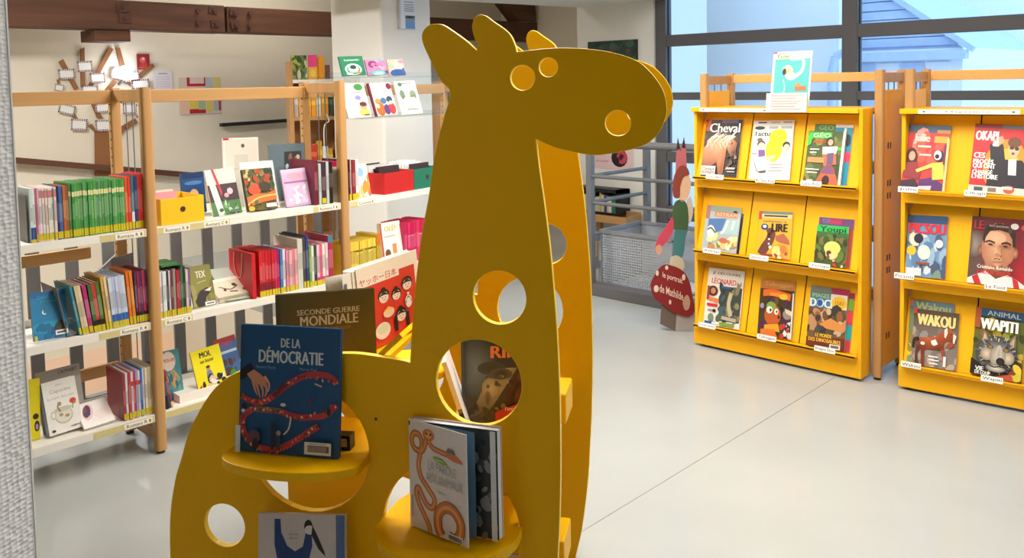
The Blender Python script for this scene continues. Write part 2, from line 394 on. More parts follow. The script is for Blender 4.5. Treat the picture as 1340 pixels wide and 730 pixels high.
# window wall
y0, y1 = onx(869, 61, XW).y, onx(855, 61, XW).y
m0, m1 = onx(1120, 50, XW).y, onx(1099.5, 50, XW).y
bay = y0 - m1
tz = [(onx(1000, 54.5, XW).z, onx(1000, 38, XW).z), (onx(1007, 131, XW).z, onx(1007, 120.3, XW).z), (onx(880, 213, XW).z, onx(880, 199, XW).z), (onx(880, 288, XW).z, onx(880, 271, XW).z), (0.0, 0.07), (2.53, 2.6)]
tz = sorted(tz)
verts_y = [(y0, y1)] + [(m0 - k * (bay + m1 - m0), m1 - k * (bay + m1 - m0)) for k in range(4)]
win = structure('window_1', MB().box(XW + 0.02, XW + 0.10, y0, y1, 0, 2.6), M_FRAME); win['label'] = 'grey metal curtain wall window behind the racks'
for ya_, yb_ in verts_y[1:]:
    MB().box(XW + 0.02, XW + 0.10, ya_, yb_, 0, 2.6).build('mullion', M_FRAME, win, None, 0.004)
for za, zb in tz:
    MB().box(XW + 0.025, XW + 0.095, verts_y[-1][0], y0, za, zb).build('transom', M_FRAME, win, None, 0.004)
edges = [(verts_y[i + 1][1], verts_y[i][0]) for i in range(4)]
for ya_, yb_ in edges:
    for (q0, za), (zb, q1) in zip(tz, tz[1:]):
        MB().box(XW + 0.055, XW + 0.061, ya_, yb_, za, zb).build('pane', M_GLASS, win)
        MB().box(XW + 0.05, XW + 0.066, ya_, ya_ + 0.006, za, zb).box(XW + 0.05, XW + 0.066, yb_ - 0.006, yb_, za, zb).build('gasket', M_BLACK, win)
structure('wall_right_near', MB().box(XW, XW + 0.2, -4.2, verts_y[-1][0], 0, 2.75), M_WALL)

# courtyard outside
XF = 7.9
fe = onx(1098, 20, XF).y
MB().box(XF, XF + 0.2, fe, 12, -4, 4.6).build('courtyard_wall', M_FAC)
MB().box(11.6, 11.8, -14, 12, -4, 6.8).build('courtyard_wall_far', M_FAC, kind='structure')
tag(bpy.data.objects['courtyard_wall'], 'white rendered courtyard wall closing the view outside the window', 'wall')
bpy.data.objects['courtyard_wall']['kind'] = 'structure'; del bpy.data.objects['courtyard_wall']['category']
MB().box(XW + 0.25, 30, -20, 14, -4.2, -4).build('ground', M_FAC, kind='structure')
XH = 8.3
g1, g2, g3 = onx(1180, 0, XH), onx(1218, 23, XH), onx(1268, 56, XH)
sl = (g2.z - g1.z) / (g1.y - g2.y)                # roof pitch on the gable seen through the glass
hy0, hy1 = g3.y + 0.05, onx(1118, 40, XH).y + 1.6
ez = onx(1262, 62, XH).z
hs = thing('outbuilding', 'blue slate clad outbuilding with a sloping roof outside the right window bay', 'building', TR(0, 0, 0))
MB().box(XH, XH + 2.5, hy0, hy1, -4, ez).build('wall', M_FAC, hs)
rid = g1.z + 0.7
yr = g1.y + (rid - g1.z) / sl * -1 * -1
yr = g1.y + (rid - g1.z) / abs(sl)
MB().add([(XH + .02, hy0, ez), (XH + .02, yr, ez), (XH + .02, yr, rid), (XH + 2.5, hy0, ez), (XH + 2.5, yr, ez), (XH + 2.5, yr, rid)], [(0, 2, 1), (3, 4, 5), (0, 3, 5, 2), (0, 1, 4, 3), (1, 2, 5, 4)]).build('gable', M_SLATE, hs)
zz = ez + 0.03
while zz < rid - 0.05:                            # slate courses proud of the gable
    yl = hy0 + (zz - ez) / (rid - ez) * (yr - hy0)
    MB().box(XH - 0.005, XH + .02, yl, yr + 0.6, zz, zz + 0.075).build('slate', M_SLATE, hs); zz += 0.085
MB().bar((XH - .03, hy0 - .1, ez - .02), (XH - .03, yr, rid + .03), 0.06, 0.05).build('verge_board', M_SLATE, hs)
MB().box(XH - 0.1, XH, hy0 - .05, hy1, ez - 0.1, ez - 0.02).build('fascia', M_SLATE, hs)
for k in range(7):
    yy = hy0 + 0.1 + k * 0.22
    MB().box(XH - 0.012, XH, yy, yy + 0.2, -3.9, ez - 0.12).build('cladding_panel', M_SLATE if k % 2 else M_FAC, hs)
p1, p2 = onx(1093, 74, XF - .08), onx(1088.5, 100, XF - .08)
tag(MB().path([(XF - .08, p1.y - .12, p1.z + .06), (XF - .08, p1.y, p1.z), (XF - .08, p2.y, p2.z + .05), (XF - .08, p2.y, -3.9)], 0.04).build('drainpipe', M_SLATE), 'bluish drainpipe bending down beside the courtyard wall', 'pipe')

# ceiling fittings that carry the light (out of frame, reflected in the floor)
for k, (x, y, wts, zc, where) in enumerate(LAMPS):
    t = thing('ceiling_light', 'square white ceiling light panel ' + where, 'ceiling light', TR(x, y, zc), 'ceiling light panels')
    MB().box(-.31, .31, -.31, -.28, -.03, 0).box(-.31, .31, .28, .31, -.03, 0).box(-.31, -.28, -.28, .28, -.03, 0).box(.28, .31, -.28, .28, -.03, 0).build('frame', M_WHITE, t)
    MB().box(-.28, .28, -.28, .28, -.022, -.012).build('diffuser', M_LIT, t)
    if zc == 2.5: MB().tube((0, 0, 0), (0, 0, 2.95 - zc), .008).build('stem', M_STEEL, t)  # stem made up for the added stairwell lamp
    l = bpy.data.lights.new('panel_light', 'AREA'); l.shape = 'SQUARE'; l.size = 0.55; l.energy = wts; l.color = (1.0, 0.96, 0.91)
    lo = bpy.data.objects.new('panel_light', l); COL.objects.link(lo); lo.location = (x, y, zc - 0.035)
pl = bpy.data.lights.new('window_portal', 'AREA'); pl.shape = 'RECTANGLE'; pl.size = 6.0; pl.size_y = 2.6; pl.cycles.is_portal = True
po = bpy.data.objects.new('window_portal', pl); COL.objects.link(po); po.matrix_world = Matrix.Translation((XW + 0.13, 0.9, 1.3)) @ Matrix.Rotation(R(90), 4, 'Y') @ Matrix.Rotation(R(90), 4, 'Z')

# timber beam across the stairwell, with plates, corbel and brace
YBM = 6.62
bz0, bz1 = ony(363, 45, YBM).z, ony(363, 11, YBM).z
bx0, bx1 = -2.5, 7.3
j = ony(296, 20, YBM).x
bm = thing('timber_beam', 'dark brown timber tie beam with iron plates spanning above the stairwell', 'beam', TR(0, 0, 0))
MB().box(bx0, j - .012, YBM, YBM + .2, bz0, bz1).build('beam_length', M_DARKW, bm, None, .006)
MB().box(j + .012, bx1, YBM + .01, YBM + .21, bz0 + .004, bz1 - .004).build('beam_length', M_DARKW, bm, None, .006)
c0, c1 = ony(125.5, 45, YBM), ony(172.5, 45, YBM)
MB().box(c0.x, c1.x, YBM + .02, YBM + .3, ony(150, 54, YBM).z, bz0).build('corbel', M_DARKW, bm, None, .006)
for px, py, s in ((161, 10, .07), (163.5, 24, .07), (279, 13, .055), (281.5, 31, .055), (306, 16, .055), (307.5, 32, .055)):
    q = ony(px, py, YBM)
    MB().box(-s / 1.5, s / 1.5, -.008, 0, -s / 2, s / 2).box(-.01, .01, -.016, -.008, -.01, .01).build('iron_plate', M_IRON, bm, TR(q.x, YBM, q.z, 0, 0, R((hash(px) % 7) * 3 - 8)))
for px, py in ((259, 14), (259, 30), (327, 17), (326.5, 33)):
    q = ony(px, py, YBM); MB().tube((q.x, YBM - .014, q.z), (q.x, YBM, q.z), .02, n=8).build('bolt', M_IRON, bm)
q0, q1, q2, q3 = [ony(*p, YBM - .02) for p in ((661, 3), (700, 3), (702, 27), (679, 27))]
MB().prism([(q.x, q.z) for q in (q0, q1, q2, q3)][::-1], YBM - .02, YBM + .15).build('brace', M_DARKW, bm)
# handrails on the far wall
def wall_rail(name, label, px0, px1, th, m):
    q0, q1 = ony(*px0, YB - .08), ony(*px1, YB - .08)
    t = thing(name, label, 'handrail', TR(0, 0, 0))
    MB().bar(q0, q1, .05, th).build('rail', m, t)
    for f in (.12, .5, .88):
        q = q0.lerp(q1, f); MB().tube((q.x, q.y, q.z), (q.x, YB, q.z), .01).build('bracket', M_BLACK, t)
wall_rail('stair_handrail', 'dark wooden stair handrail sloping down along the far cream wall', (-60, 203), (262, 230), .045, M_DARKW)
wall_rail('wall_handrail', 'short black handrail on the far wall left of the distant bookcase', (289, 163.5), (384, 157), .03, M_BLACK)

# balustrade of flat steel bars behind the book shelves
YR = VOID_Y - .03
bal = thing('stair_balustrade', 'grey steel balustrade of flat upright bars behind the book shelves', 'railing', TR(0, 0, 0))
MB().box(.2, BAL_X, YR - .02, YR + .02, .86, .90).build('top_rail', M_GREYM, bal)
MB().box(.2, BAL_X, YR - .02, YR + .02, .06, .10).build('bottom_rail', M_GREYM, bal)
x = 1.21 - .1555 * 6
while x < BAL_X:
    MB().box(x - .026, x + .026, YR - .006, YR + .006, .0, .86).build('flat_bar', M_GREYM, bal); x += .1555

# ================================================================== WOOD AND METAL BOOK SHELVES
YF = 3.39                                         # front edge of the shelf boards
ZSH = (0.905, 0.535, 0.163)
FX = (0.545, 1.462, 2.372)                        # middles of the upright frames
def upright_frame(O, h=1.455):
    t = SHELF
    MB().rpost(-.021, .021, -.012, .032, .012, h, .012).build('post', M_BEECH, t, O)
    MB().rpost(-.021, .021, .29, .325, .012, h, .008).build('post', M_BEECH, t, O)
    MB().box(-.012, .012, .032, .29, h - .055, h - .005).build('crossbar', M_BEECH, t, O, .003)
    MB().box(-.012, .012, .032, .29, .045, .095).build('crossbar', M_BEECH, t, O, .003)
    for yy in (.01, .307): MB().tube((0, yy, 0), (0, yy, .014), .016).build('foot', M_BLACK, t, O)
    pin = MB()
    for k in range(34): pin.tube((-.0225, .301, .2 + k * .036), (-.0208, .301, .2 + k * .036), .004, n=6)
    pin.build('peg_holes', M_BLACK, t, O)['kind'] = 'stuff'
    for yy in (.13, .19): MB().tube((0.0, yy, .095), (0.0, yy, h - .055), .0022, n=6).build('tie_wire', M_STEEL, t, O)
SHELF = thing('book_shelf', 'long white metal book shelf in beech frames along the balustrade', 'book shelf', TR(FX[0], YF, 0))
YAWC = R(9.4)
MC = TR(FX[2] + .005, YF - .005, 0, YAWC)
SI = SHELF.matrix_world.inverted() if False else TR(FX[0], YF, 0).inverted()
OA, OB, OC = Matrix(), Matrix.Translation((FX[1] - FX[0], 0, 0)), SI @ MC
def shelf_unit(O, w, levels):
    for z in levels:
        MB().box(.021, w - .021, .0, .295, z - .006, z).box(.021, w - .021, -.001, .004, z - .031, z).box(.021, w - .021, .291, .295, z - .031, z + .03).build('shelf_board', M_WHITE, SHELF, O, .001)
    MB().box(.021, w - .021, .285, .307, 1.392, 1.447).build('top_rail', M_BEECHX, SHELF, O, .003)
for O, w in ((OA, FX[1] - FX[0]), (OB, FX[2] - FX[1]), (OC, 1.12)): shelf_unit(O, w, ZSH)
A, B, C = OA, OB, OC
for O, h in ((OA, 1.455), (OB, 1.455), (Matrix.Translation((FX[2] - FX[0], 0, 0)), 1.47), (OC @ Matrix.Translation((1.12, 0, 0)), 1.455)): upright_frame(O, h)
YRS = YF + .31
def rs(px, py): q = ony(px, py, YRS); return (q.x - FX[0], q.z)
for (xe, ze0), (_, ze1) in ((rs(120, 338), rs(120, 323)), (rs(206, 476), rs(206, 461))):           # rear wood strips of the left bay
    MB().box(.03, min(xe, .89), .312, .33, ze0, ze1).build('rear_strip', M_BEECHX, SHELF, None, .003)
(xa, za), (xb, zb) = rs(121, 365), rs(169, 321)
MB().bar((xa, .333, za), (xb, .333, zb), .016, .004).build('brace_strap', M_STEEL, SHELF)
def strip(O, x0, x1, z, tx=None, tape=True, fx0=None):
    """paper label and yellowish tape on a shelf edge"""
    MB().box(x0, x1, -.0022, -.0012, z - .029, z - .004, lin((214, 200, 140) if tape else (240, 238, 230))).build('edge_tape', M_MATTE, SHELF, O)
    if tx:
        q = art_mesh('edge_label', [Rc(0, 0, 1, 1, (246, 242, 226)), Tx(tx, .08, .2, .8, .8, (70, 60, 40), .01), El(.9, .5, .04, .3, (150, 120, 30))], .11, .022, SHELF, M_MATTE)
        q.matrix_local = O @ Matrix.Translation((tx0(x0, x1), -.0030, z - .028))
def tx0(a, b): return max(a, b - .115)
strip(A, .72, .89, ZSH[0], 'Romans R'); strip(A, .70, .89, ZSH[1], 'Romans R'); strip(A, .66, .89, ZSH[2], 'Romans R')
strip(B, .025, .16, ZSH[0], 'Romans R'); strip(B, .16, .33, ZSH[0], 'Romans C'); strip(B, .025, .15, ZSH[1], 'Romans C'); strip(B, .025, .3, ZSH[2], 'Romans C'); strip(B, .74, .88, ZSH[0], 'Romans F')
strip(C, .025, .19, ZSH[0], 'Contes')

ORD = 'first second third fourth fifth sixth seventh eighth ninth tenth eleventh twelfth thirteenth fourteenth fifteenth sixteenth seventeenth eighteenth nineteenth twentieth twenty-first'.split()
def cname(c):
    import colorsys
    h, s, v = colorsys.rgb_to_hsv(*[x / 255 for x in c]); h *= 360
    if s < .16: return 'white' if v > .84 else 'grey' if v > .35 else 'black'
    if v < .3: return 'dark'
    for a, n in ((14, 'red'), (40, 'orange'), (68, 'yellow'), (160, 'green'), (200, 'teal'), (255, 'blue'), (295, 'purple'), (345, 'pink'), (361, 'red')):
        if h < a: return ('pale ' if s < .3 else '') + n
# ---- rows of books seen from the spine
YT = (206, 190, 28)
def tape(z0=0.02, z1=.15, c=None): return (z0, z1, c or YT)
def run_row(unitM, z, runs, group, y=.012, lean0=0.0):
    """runs: (x0, x1, n, (height, depth), [colours], extra stripes, description, lean)"""
    for x0, x1, n, (h, d), cols, extra, desc, ln in runs:
        w = (x1 - x0) / n; rd = random.Random(int(x0 * 1e4) + n)
        for k in range(n):
            hh = h * (1 + rd.uniform(-.012, .012)); c = cols[k % len(cols)]
            c = tuple(max(0, min(255, v + rd.uniform(-10, 10))) for v in c)
            M = unitM @ TR(x0 + k * w, y + rd.uniform(0, .006), z + .0006, 0, 0, ln)
            if ln: M = M @ Matrix.Translation((0, 0, abs(math.sin(ln)) * w if ln > 0 else 0))
            lab = desc.replace('{c}', cname(cols[k % len(cols)]))
            if n > 1: lab += ', ' + ORD[k] + ' from left'
            st = list(extra)
            tl = (max(0, min(255, 255 - c[0] * .7)),) * 3 if sum(c) > 420 else (232, 226, 210)
            st.append((rd.uniform(.3, .4), rd.uniform(.62, .75), tuple(.74 * a + .26 * b for a, b in zip(c, tl))))
            spine_book('book', lab, M, w * .94, hh, d, c, st, group)
def pxs(row_y, z, *pxl, Y=YF):
    return [ony(p, row_y, Y).x for p in pxl]
MA, MBU = TR(FX[0], YF, 0), TR(FX[1], YF, 0)
ax = lambda px, py: ony(px, py, YF + .01).x - FX[0]
bx = lambda px, py: ony(px, py, YF + .01).x - FX[1]
G1 = 'spine-out books in the top row of the bay beside the wall'
run_row(MA, ZSH[0], [
    (ax(42, 317), ax(49.6, 316), 2, (.197, .15), [(214, 216, 224), (226, 228, 232)], [(0.02, .28, (22, 70, 140)), tape(.0, .06)], 'grey white book with dark blue spine foot, top left shelf', 0),
    (ax(49.8, 316), ax(54, 315), 2, (.195, .15), [(206, 110, 128), (232, 190, 200)], [tape()], 'pinkish red spined book near the top left bookend', 0),
    (ax(54.2, 315), ax(77, 313), 6, (.193, .15), [(226, 214, 216), (222, 226, 218), (236, 206, 204)], [tape(), (.82, .96, (196, 130, 130))], 'pale pink white spined book in the block left of the green books', 0),
    (ax(77.2, 313), ax(80, 312), 1, (.195, .15), [(26, 36, 84)], [tape()], 'very dark navy spined book left of the green books', 0),
    (ax(80.2, 312), ax(85, 312), 1, (.192, .15), [(72, 92, 160)], [tape()], 'slate blue spined book between navy and orange brown books left of green row', 0),
    (ax(85.2, 312), ax(93, 311), 2, (.192, .15), [(176, 98, 44), (150, 92, 60)], [tape()], 'orange brown spined book touching the left end of the green books', 0),
    (ax(93.3, 310), ax(166, 304), 21, (.201, .15), [(66, 150, 74), (58, 140, 70), (84, 160, 84)], [tape(), (.76, .85, (222, 220, 160))], 'slim green spined book with cream band in the long green row', 0),
    (ax(166.3, 304), ax(174, 303), 2, (.207, .15), [(222, 96, 44), (210, 60, 42)], [tape()], 'orange red spined book directly right of the green row', 0),
    (ax(174.3, 303), ax(178.4, 302), 1, (.212, .15), [(40, 112, 140)], [(.04, .46, (226, 230, 236)), tape()], 'teal spined book with white lower half right of the green row', 0),
    (ax(178.6, 302), ax(183, 302), 1, (.205, .15), [(40, 56, 116)], [tape()], 'dark blue spined book between teal and red books by the post', 0),
    (ax(183.2, 301), ax(193.0, 300), 3, (.213, .15), [(206, 44, 44), (214, 62, 54)], [tape()], 'red spined book at right end of the top row against the post', 0)], G1)
G2 = 'spine-out books in the middle row of the bay beside the wall'
run_row(MA, ZSH[1], [
    (ax(105.5, 438), ax(109, 437), 1, (.193, .16), [(54, 140, 160)], [tape()], 'teal spined leaning book at left end of the middle row', R(-9)),
    (ax(109.6, 437), ax(118, 436), 2, (.192, .16), [(206, 188, 156), (214, 200, 176)], [tape()], 'tan spined leaning book near left end of the middle row', R(-8)),
    (ax(118.6, 436), ax(124, 435), 1, (.188, .16), [(178, 40, 110)], [tape()], 'magenta spined leaning book in the middle row', R(-7)),
    (ax(124.8, 435), ax(140, 433), 3, (.190, .16), [(64, 108, 50), (190, 66, 50), (72, 116, 56)], [(.13, .24, (20, 20, 20)), tape(.0, .13)], '{c} spined leaning book with black foot in middle row', R(-6)),
    (ax(141, 432), ax(148.4, 431), 2, (.205, .16), [(212, 170, 84), (226, 206, 160)], [tape()], 'tall sand yellow spined leaning book left of the blue white set', R(-5)),
    (ax(149.2, 431), ax(171, 427), 5, (.2, .16), [(206, 214, 232), (190, 204, 226)], [(.13, .27, (32, 96, 176)), tape(.0, .13)], 'blue footed white book in the leaning middle row set', R(-4)),
    (ax(171.8, 427), ax(180, 426), 2, (.213, .16), [(234, 112, 34), (226, 130, 50)], [tape()], 'orange spined book right of the blue white set', R(-3)),
    (ax(180.6, 426), ax(196.5, 423), 5, (.205, .16), [(84, 40, 96), (150, 36, 70), (70, 40, 90), (176, 50, 90)], [tape(), (.15, .22, (30, 26, 30))], '{c} spined book at right end of the middle row', R(-1.5))], G2)
G3 = 'spine-out books in the bottom row of the bay beside the wall'
run_row(MA, ZSH[2], [
    (ax(164, 551), ax(174, 548), 3, (.188, .16), [(160, 40, 56), (226, 214, 214), (186, 60, 66)], [tape()], '{c} spined thin book at left end of the bottom row', 0),
    (ax(174.2, 548), ax(186, 544), 4, (.186, .16), [(214, 210, 216), (196, 60, 70), (150, 160, 200)], [tape(), (.7, .8, (190, 40, 50))], '{c} spined thin book in the middle of the bottom row', 0),
    (ax(186.2, 544), ax(192, 542), 2, (.188, .16), [(56, 96, 170), (200, 208, 220)], [tape()], '{c} spined thin book right of the mixed set, bottom row', 0),
    (ax(192.2, 542), ax(203, 539), 4, (.190, .16), [(232, 222, 196), (214, 196, 120), (226, 226, 226)], [tape()], '{c} spined thin book at right end of the bottom row', 0)], G3)
G4 = 'spine-out books left of the olive book in the middle bay'
run_row(MBU, ZSH[1], [
    (bx(212.5, 420), bx(221, 418), 3, (.185, .15), [(226, 230, 232), (206, 220, 226)], [tape(.0, .14)], 'white spined slim book at left end of the middle bay row', 0),
    (bx(221.2, 418), bx(226, 417), 2, (.185, .15), [(60, 64, 70), (206, 206, 204)], [tape(.0, .14)], '{c} slim book in dark pair left of olive book', 0),
    (bx(226.2, 417), bx(233, 416), 2, (.19, .15), [(110, 52, 60), (140, 150, 150)], [tape(.0, .14)], '{c} slim book in maroon pair left of olive book', 0),
    (bx(233.2, 416), bx(239, 414), 2, (.185, .15), [(196, 34, 54), (120, 60, 66)], [tape(.0, .14)], 'bright red spined slim book in short row left of olive book', 0),
    (bx(239.2, 414), bx(245, 413), 2, (.195, .15), [(44, 110, 60), (36, 52, 44)], [tape(.0, .14)], 'dark green spined slim book in short row left of olive book', 0),
    (bx(245.2, 413), bx(252, 412), 2, (.18, .15), [(206, 206, 208), (120, 100, 120)], [tape(.0, .14)], 'pale grey spined slim book touching the olive book', 0)], G4)
G5 = 'spine-out books right of the red bag in the middle bay'
run_row(MBU, ZSH[1], [
    (bx(341.5, 388), bx(361.5, 384), 5, (.2, .2), [(204, 28, 40), (190, 20, 36)], [tape(.0, .13), (.13, .3, (130, 20, 40))], 'bright red spined book of the thick red set', 0),
    (bx(362, 384), bx(368, 382), 2, (.195, .18), [(210, 20, 80), (160, 20, 90)], [tape(.0, .13)], 'magenta spined book right of the red set', 0),
    (bx(368.3, 382), bx(376, 381), 2, (.195, .18), [(60, 110, 170), (220, 220, 226)], [tape(.0, .13)], '{c} spined book between magenta and pink books', 0),
    (bx(376.3, 381), bx(391.5, 378), 4, (.185, .18), [(226, 130, 150), (234, 170, 178)], [tape(.0, .13), (.6, .66, (200, 40, 60))], 'pink spined book of the pink set in the middle bay', 0),
    (bx(392, 378), bx(399, 376), 1, (.225, .2), [(206, 200, 186)], [], 'tall pale spined book beside the pink set', 0),
    (bx(399.3, 376), bx(406, 375), 2, (.235, .2), [(70, 64, 70), (50, 60, 130)], [tape(.0, .13)], 'tallest {c} spined book of the middle bay row', 0),
    (bx(406.3, 375), bx(416, 373), 3, (.185, .18), [(110, 160, 70), (226, 222, 200), (60, 60, 66)], [tape(.0, .13)], '{c} spined book right of the tall books', 0),
    (bx(416.3, 373), bx(431, 370), 4, (.19, .18), [(230, 196, 206), (220, 90, 130), (240, 220, 214)], [tape(.0, .13), (.13, .2, (206, 40, 120))], 'pale pink spined book near right end of the middle bay row', 0),
    (bx(431.5, 370), bx(438, 369), 1, (.225, .2), [(176, 50, 80)], [(.85, 1, (60, 130, 150))], 'tall crimson spined book with teal top against the post', 0)], G5)
G6 = 'upright books at the right end of the top shelf in the middle bay'
run_row(MBU, ZSH[0], [
    (bx(413.5, 266), bx(418, 265.5), 1, (.205, .2), [(110, 30, 56)], [], 'maroon covered large book seen from its left face beside the lilac book', 0),
    (bx(418.3, 265), bx(422, 265), 1, (.19, .16), [(180, 204, 190)], [], 'pale green spined book next to the maroon book', 0),
    (bx(422.3, 265), bx(428, 264), 1, (.195, .17), [(70, 26, 60)], [tape()], 'dark plum spined book with yellow label near the second post', 0),
    (bx(428.3, 264), bx(432, 263), 1, (.195, .17), [(196, 196, 190)], [], 'light grey spined book near the second post', 0),
    (bx(432.3, 263), bx(437, 262), 1, (.19, .17), [(28, 24, 28)], [], 'black spined book against the second post', 0)], G6)
nC = Vector((math.sin(YAWC), -math.cos(YAWC), 0)); pC = MC @ Vector((0, .01, 0))
def cx(px, py): return (MC.inverted() @ onplane(px, py, pC, nC)).x
G7 = 'spine-out books left of the red box'
run_row(MC, ZSH[0], [
    (cx(448.5, 262), cx(450.8, 262), 1, (.16, .16), [(226, 220, 210)], [tape(.0, .16)], 'narrow white spined book against the post left of the magenta book', 0),
    (cx(451, 262), cx(458, 261), 1, (.185, .18), [(206, 24, 90)], [tape(.0, .16), (.8, .95, (60, 20, 40))], 'magenta spined book left of the red box', 0),
    (cx(458.3, 261), cx(462, 260), 2, (.195, .18), [(70, 40, 36), (196, 190, 186)], [tape(.0, .16)], '{c} spined book between magenta and white books', 0),
    (cx(462.3, 260), cx(467, 259), 1, (.19, .18), [(150, 40, 50)], [tape(.0, .16)], 'brick red spined book left of the white one', 0),
    (cx(467.3, 259), cx(471.5, 258), 1, (.19, .18), [(234, 234, 230)], [tape(.0, .16)], 'white spined book beside the small leaning picture book', 0)], G7)
G8 = 'yellow and magenta books on the middle shelf behind the giraffe'
run_row(MC, ZSH[1], [
    (cx(449, 357), cx(494, 347), 12, (.168, .14), [(234, 200, 60), (240, 208, 80)], [(.7, .76, (120, 100, 40))], 'yellow spined slim book in the block above the open pale book', 0),
    (cx(494.6, 347), cx(500, 346), 1, (.185, .14), [(226, 180, 40)], [(0, 1, (214, 120, 40))], 'taller orange yellow book at right end of yellow block', 0),
    (cx(531, 341), cx(566, 334), 9, (.205, .16), [(206, 20, 80), (220, 40, 100), (190, 16, 70)], [(.62, .68, (236, 190, 200))], 'magenta spined book in the row beside the giraffe neck', 0)], G8)
G9 = 'thin dark books leaning at the post on the bottom shelf'
run_row(MBU, ZSH[2], [
    (bx(219, 535), bx(222, 534.5), 1, (.17, .15), [(24, 26, 40)], [], 'black spined thin leaning book nearest the post on the bottom shelf', R(-5)),
    (bx(222.5, 534), bx(225, 534), 1, (.165, .15), [(36, 60, 120)], [], 'blue spined thin leaning book on the bottom shelf by the post', R(-7)),
    (bx(225.5, 534), bx(228, 533), 1, (.16, .15), [(170, 40, 44)], [tape()], 'dark red spined thin leaning book on the bottom shelf by the post', R(-9))], G9)

# ---- face-out books, stands, boxes on the wood shelves
def foB(name, label, Y, lean, bl, br, tl, t, cover, art, yaw=0.0, group=None, spine=None, zs=None, **kw):
    M, w, h = fit((0, Y, 0) if not isinstance(Y, tuple) else Y, yaw, R(lean), bl, br, tl)
    if zs is None: zs = min(ZSH, key=lambda q: abs(q - M.translation.z))
    h = settle(M, w, h, zs + .0008, t)
    return book(name, label, M, w, h, t, cover, art, group, spine, **kw)
def bookend(label, M, h=.16, d=.14, m=None):
    t = thing('bookend', label, 'bookend', M)
    MB().prism([(0, 0), (.0015, 0), (.0015, h), (0, h)], 0, d).build('upright_plate', m or M_GREYC, t)
    MB().box(0, .09, 0, d, 0, .0012).build('base_plate', m or M_GREYC, t)
    return t
bookend('grey bookend left of the white and blue spined books, half behind the wall end', TR(ony(40, 318, YF).x, YF + .03, ZSH[0] + .001), .17)
bookend('grey bookend between the blue night book and the leaning row', TR(ony(100, 440, YF).x - .02, YF + .03, ZSH[1] + .001, 0, 0, R(-9)), .19, .17)
bookend('grey bookend standing behind the purple books on the middle shelf', TR(ony(176, 425, YF).x, YF + .20, ZSH[1] + .001, R(-60)), .235, .13)
CG = 'face-out books on the wood shelves'
NIGHT = [Rc(0, 0, 1, 1, (20, 128, 180)), Rc(0, 0, 1, .12, (16, 100, 160)), El(.5, .75, .7, .12, (26, 150, 196)), Bl(12, 0, .7, 1, 1, .1, [(14, 90, 140), (18, 110, 150)], 3),
         Tx('DANS LA', .2, .08, .72, .15, (60, 170, 205)), Tx('JUNGLE', .25, .18, .72, .25, (60, 170, 205)), El(.36, .43, .07, .05, (240, 240, 210)), El(.39, .415, .065, .045, (20, 128, 180)),
         El(.8, .76, .16, .12, (52, 60, 56)), El(.7, .8, .1, .1, (52, 60, 56)), Rc(.78, .8, .84, .95, (40, 50, 46)), Rc(.02, .9, .1, 1, (190, 190, 40)), Rc(.62, .84, .98, .94, (240, 240, 240)), Rc(.66, .87, .92, .91, (90, 90, 90))]
foB('book', 'blue night book with moon, spiral spine, left end of middle shelf', YF + .04, 14, (44, 441), (90, 433), (39.6, 384), .012, (20, 110, 160), NIGHT, spine=(120, 100, 60))
CAP = [Rc(0, 0, 1, 1, (240, 238, 232)), Tx('Capucine', .2, .16, .82, .25, (176, 176, 172), .01), Tx('la souris danseuse', .1, .29, .9, .35, (196, 190, 184)), Tx('album', .38, .07, .6, .1, (180, 180, 176)),
       El(.5, .68, .27, .16, (196, 190, 170)), El(.5, .67, .24, .14, (228, 224, 208)), El(.5, .56, .27, .05, (206, 200, 184)), El(.2, .64, .08, .08, (206, 200, 186)), El(.2, .64, .05, .05, (240, 238, 232)),
       St([(.42, .6), (.36, .5), (.42, .44)], .02, (150, 120, 100)), El(.42, .45, .06, .04, (170, 140, 120)), El(.82, .45, .1, .05, (206, 70, 46)), El(.86, .49, .05, .03, (226, 110, 70)), St([(.82, .47), (.78, .6)], .01, (90, 120, 60)),
       El(.42, .66, .06, .03, (150, 160, 120)), El(.6, .7, .07, .03, (176, 150, 120)), El(.14, .93, .06, .025, (90, 50, 30)), El(.78, .92, .15, .012, (150, 140, 130))]
foB('book', 'thick white picture book with teacup drawing on bottom shelf beside the wall', YF + .05, 14, (66.4, 577), (110, 563), (52.4, 503.4), .034, (238, 236, 230), CAP, spine=(126, 156, 190))
q = ony(48, 575, YF + .16)
foB('book', 'grey backed album standing behind the white teacup book', YF + .11, 10, (56, 561), (113, 544), (47, 489), .006, (150, 146, 140), [Rc(0, 0, 1, 1, (156, 150, 144)), Tx('L\'ALPHABET', .5, .04, .95, .1, (60, 60, 62)), Rc(.02, .2, .98, .98, (170, 166, 160))])
foB('book', 'yellow book at the far left of the bottom shelf, cut by the wall end', YF + .08, 8, (24, 582), (53, 576), (18, 500), .01, (222, 206, 20), [Rc(0, 0, 1, 1, (226, 210, 24)), El(.8, .62, .14, .05, (60, 40, 20)), El(.85, .78, .12, .09, (40, 30, 60)), El(.85, .79, .06, .05, (180, 150, 180))])
foB('book', 'small white and pink book lying back beside the teacup book', YF + .02, 52, (112, 564), (152.5, 551), (104, 529), .012, (240, 236, 234), [Rc(0, 0, 1, 1, (244, 240, 236)), El(.3, .4, .17, .33, (236, 200, 210), 20), El(.28, .36, .12, .26, (90, 50, 80), 20), El(.24, .3, .06, .12, (130, 60, 80), 20), El(.3, .45, .07, .1, (60, 60, 100)), El(.75, .6, .3, .2, (246, 230, 226))])
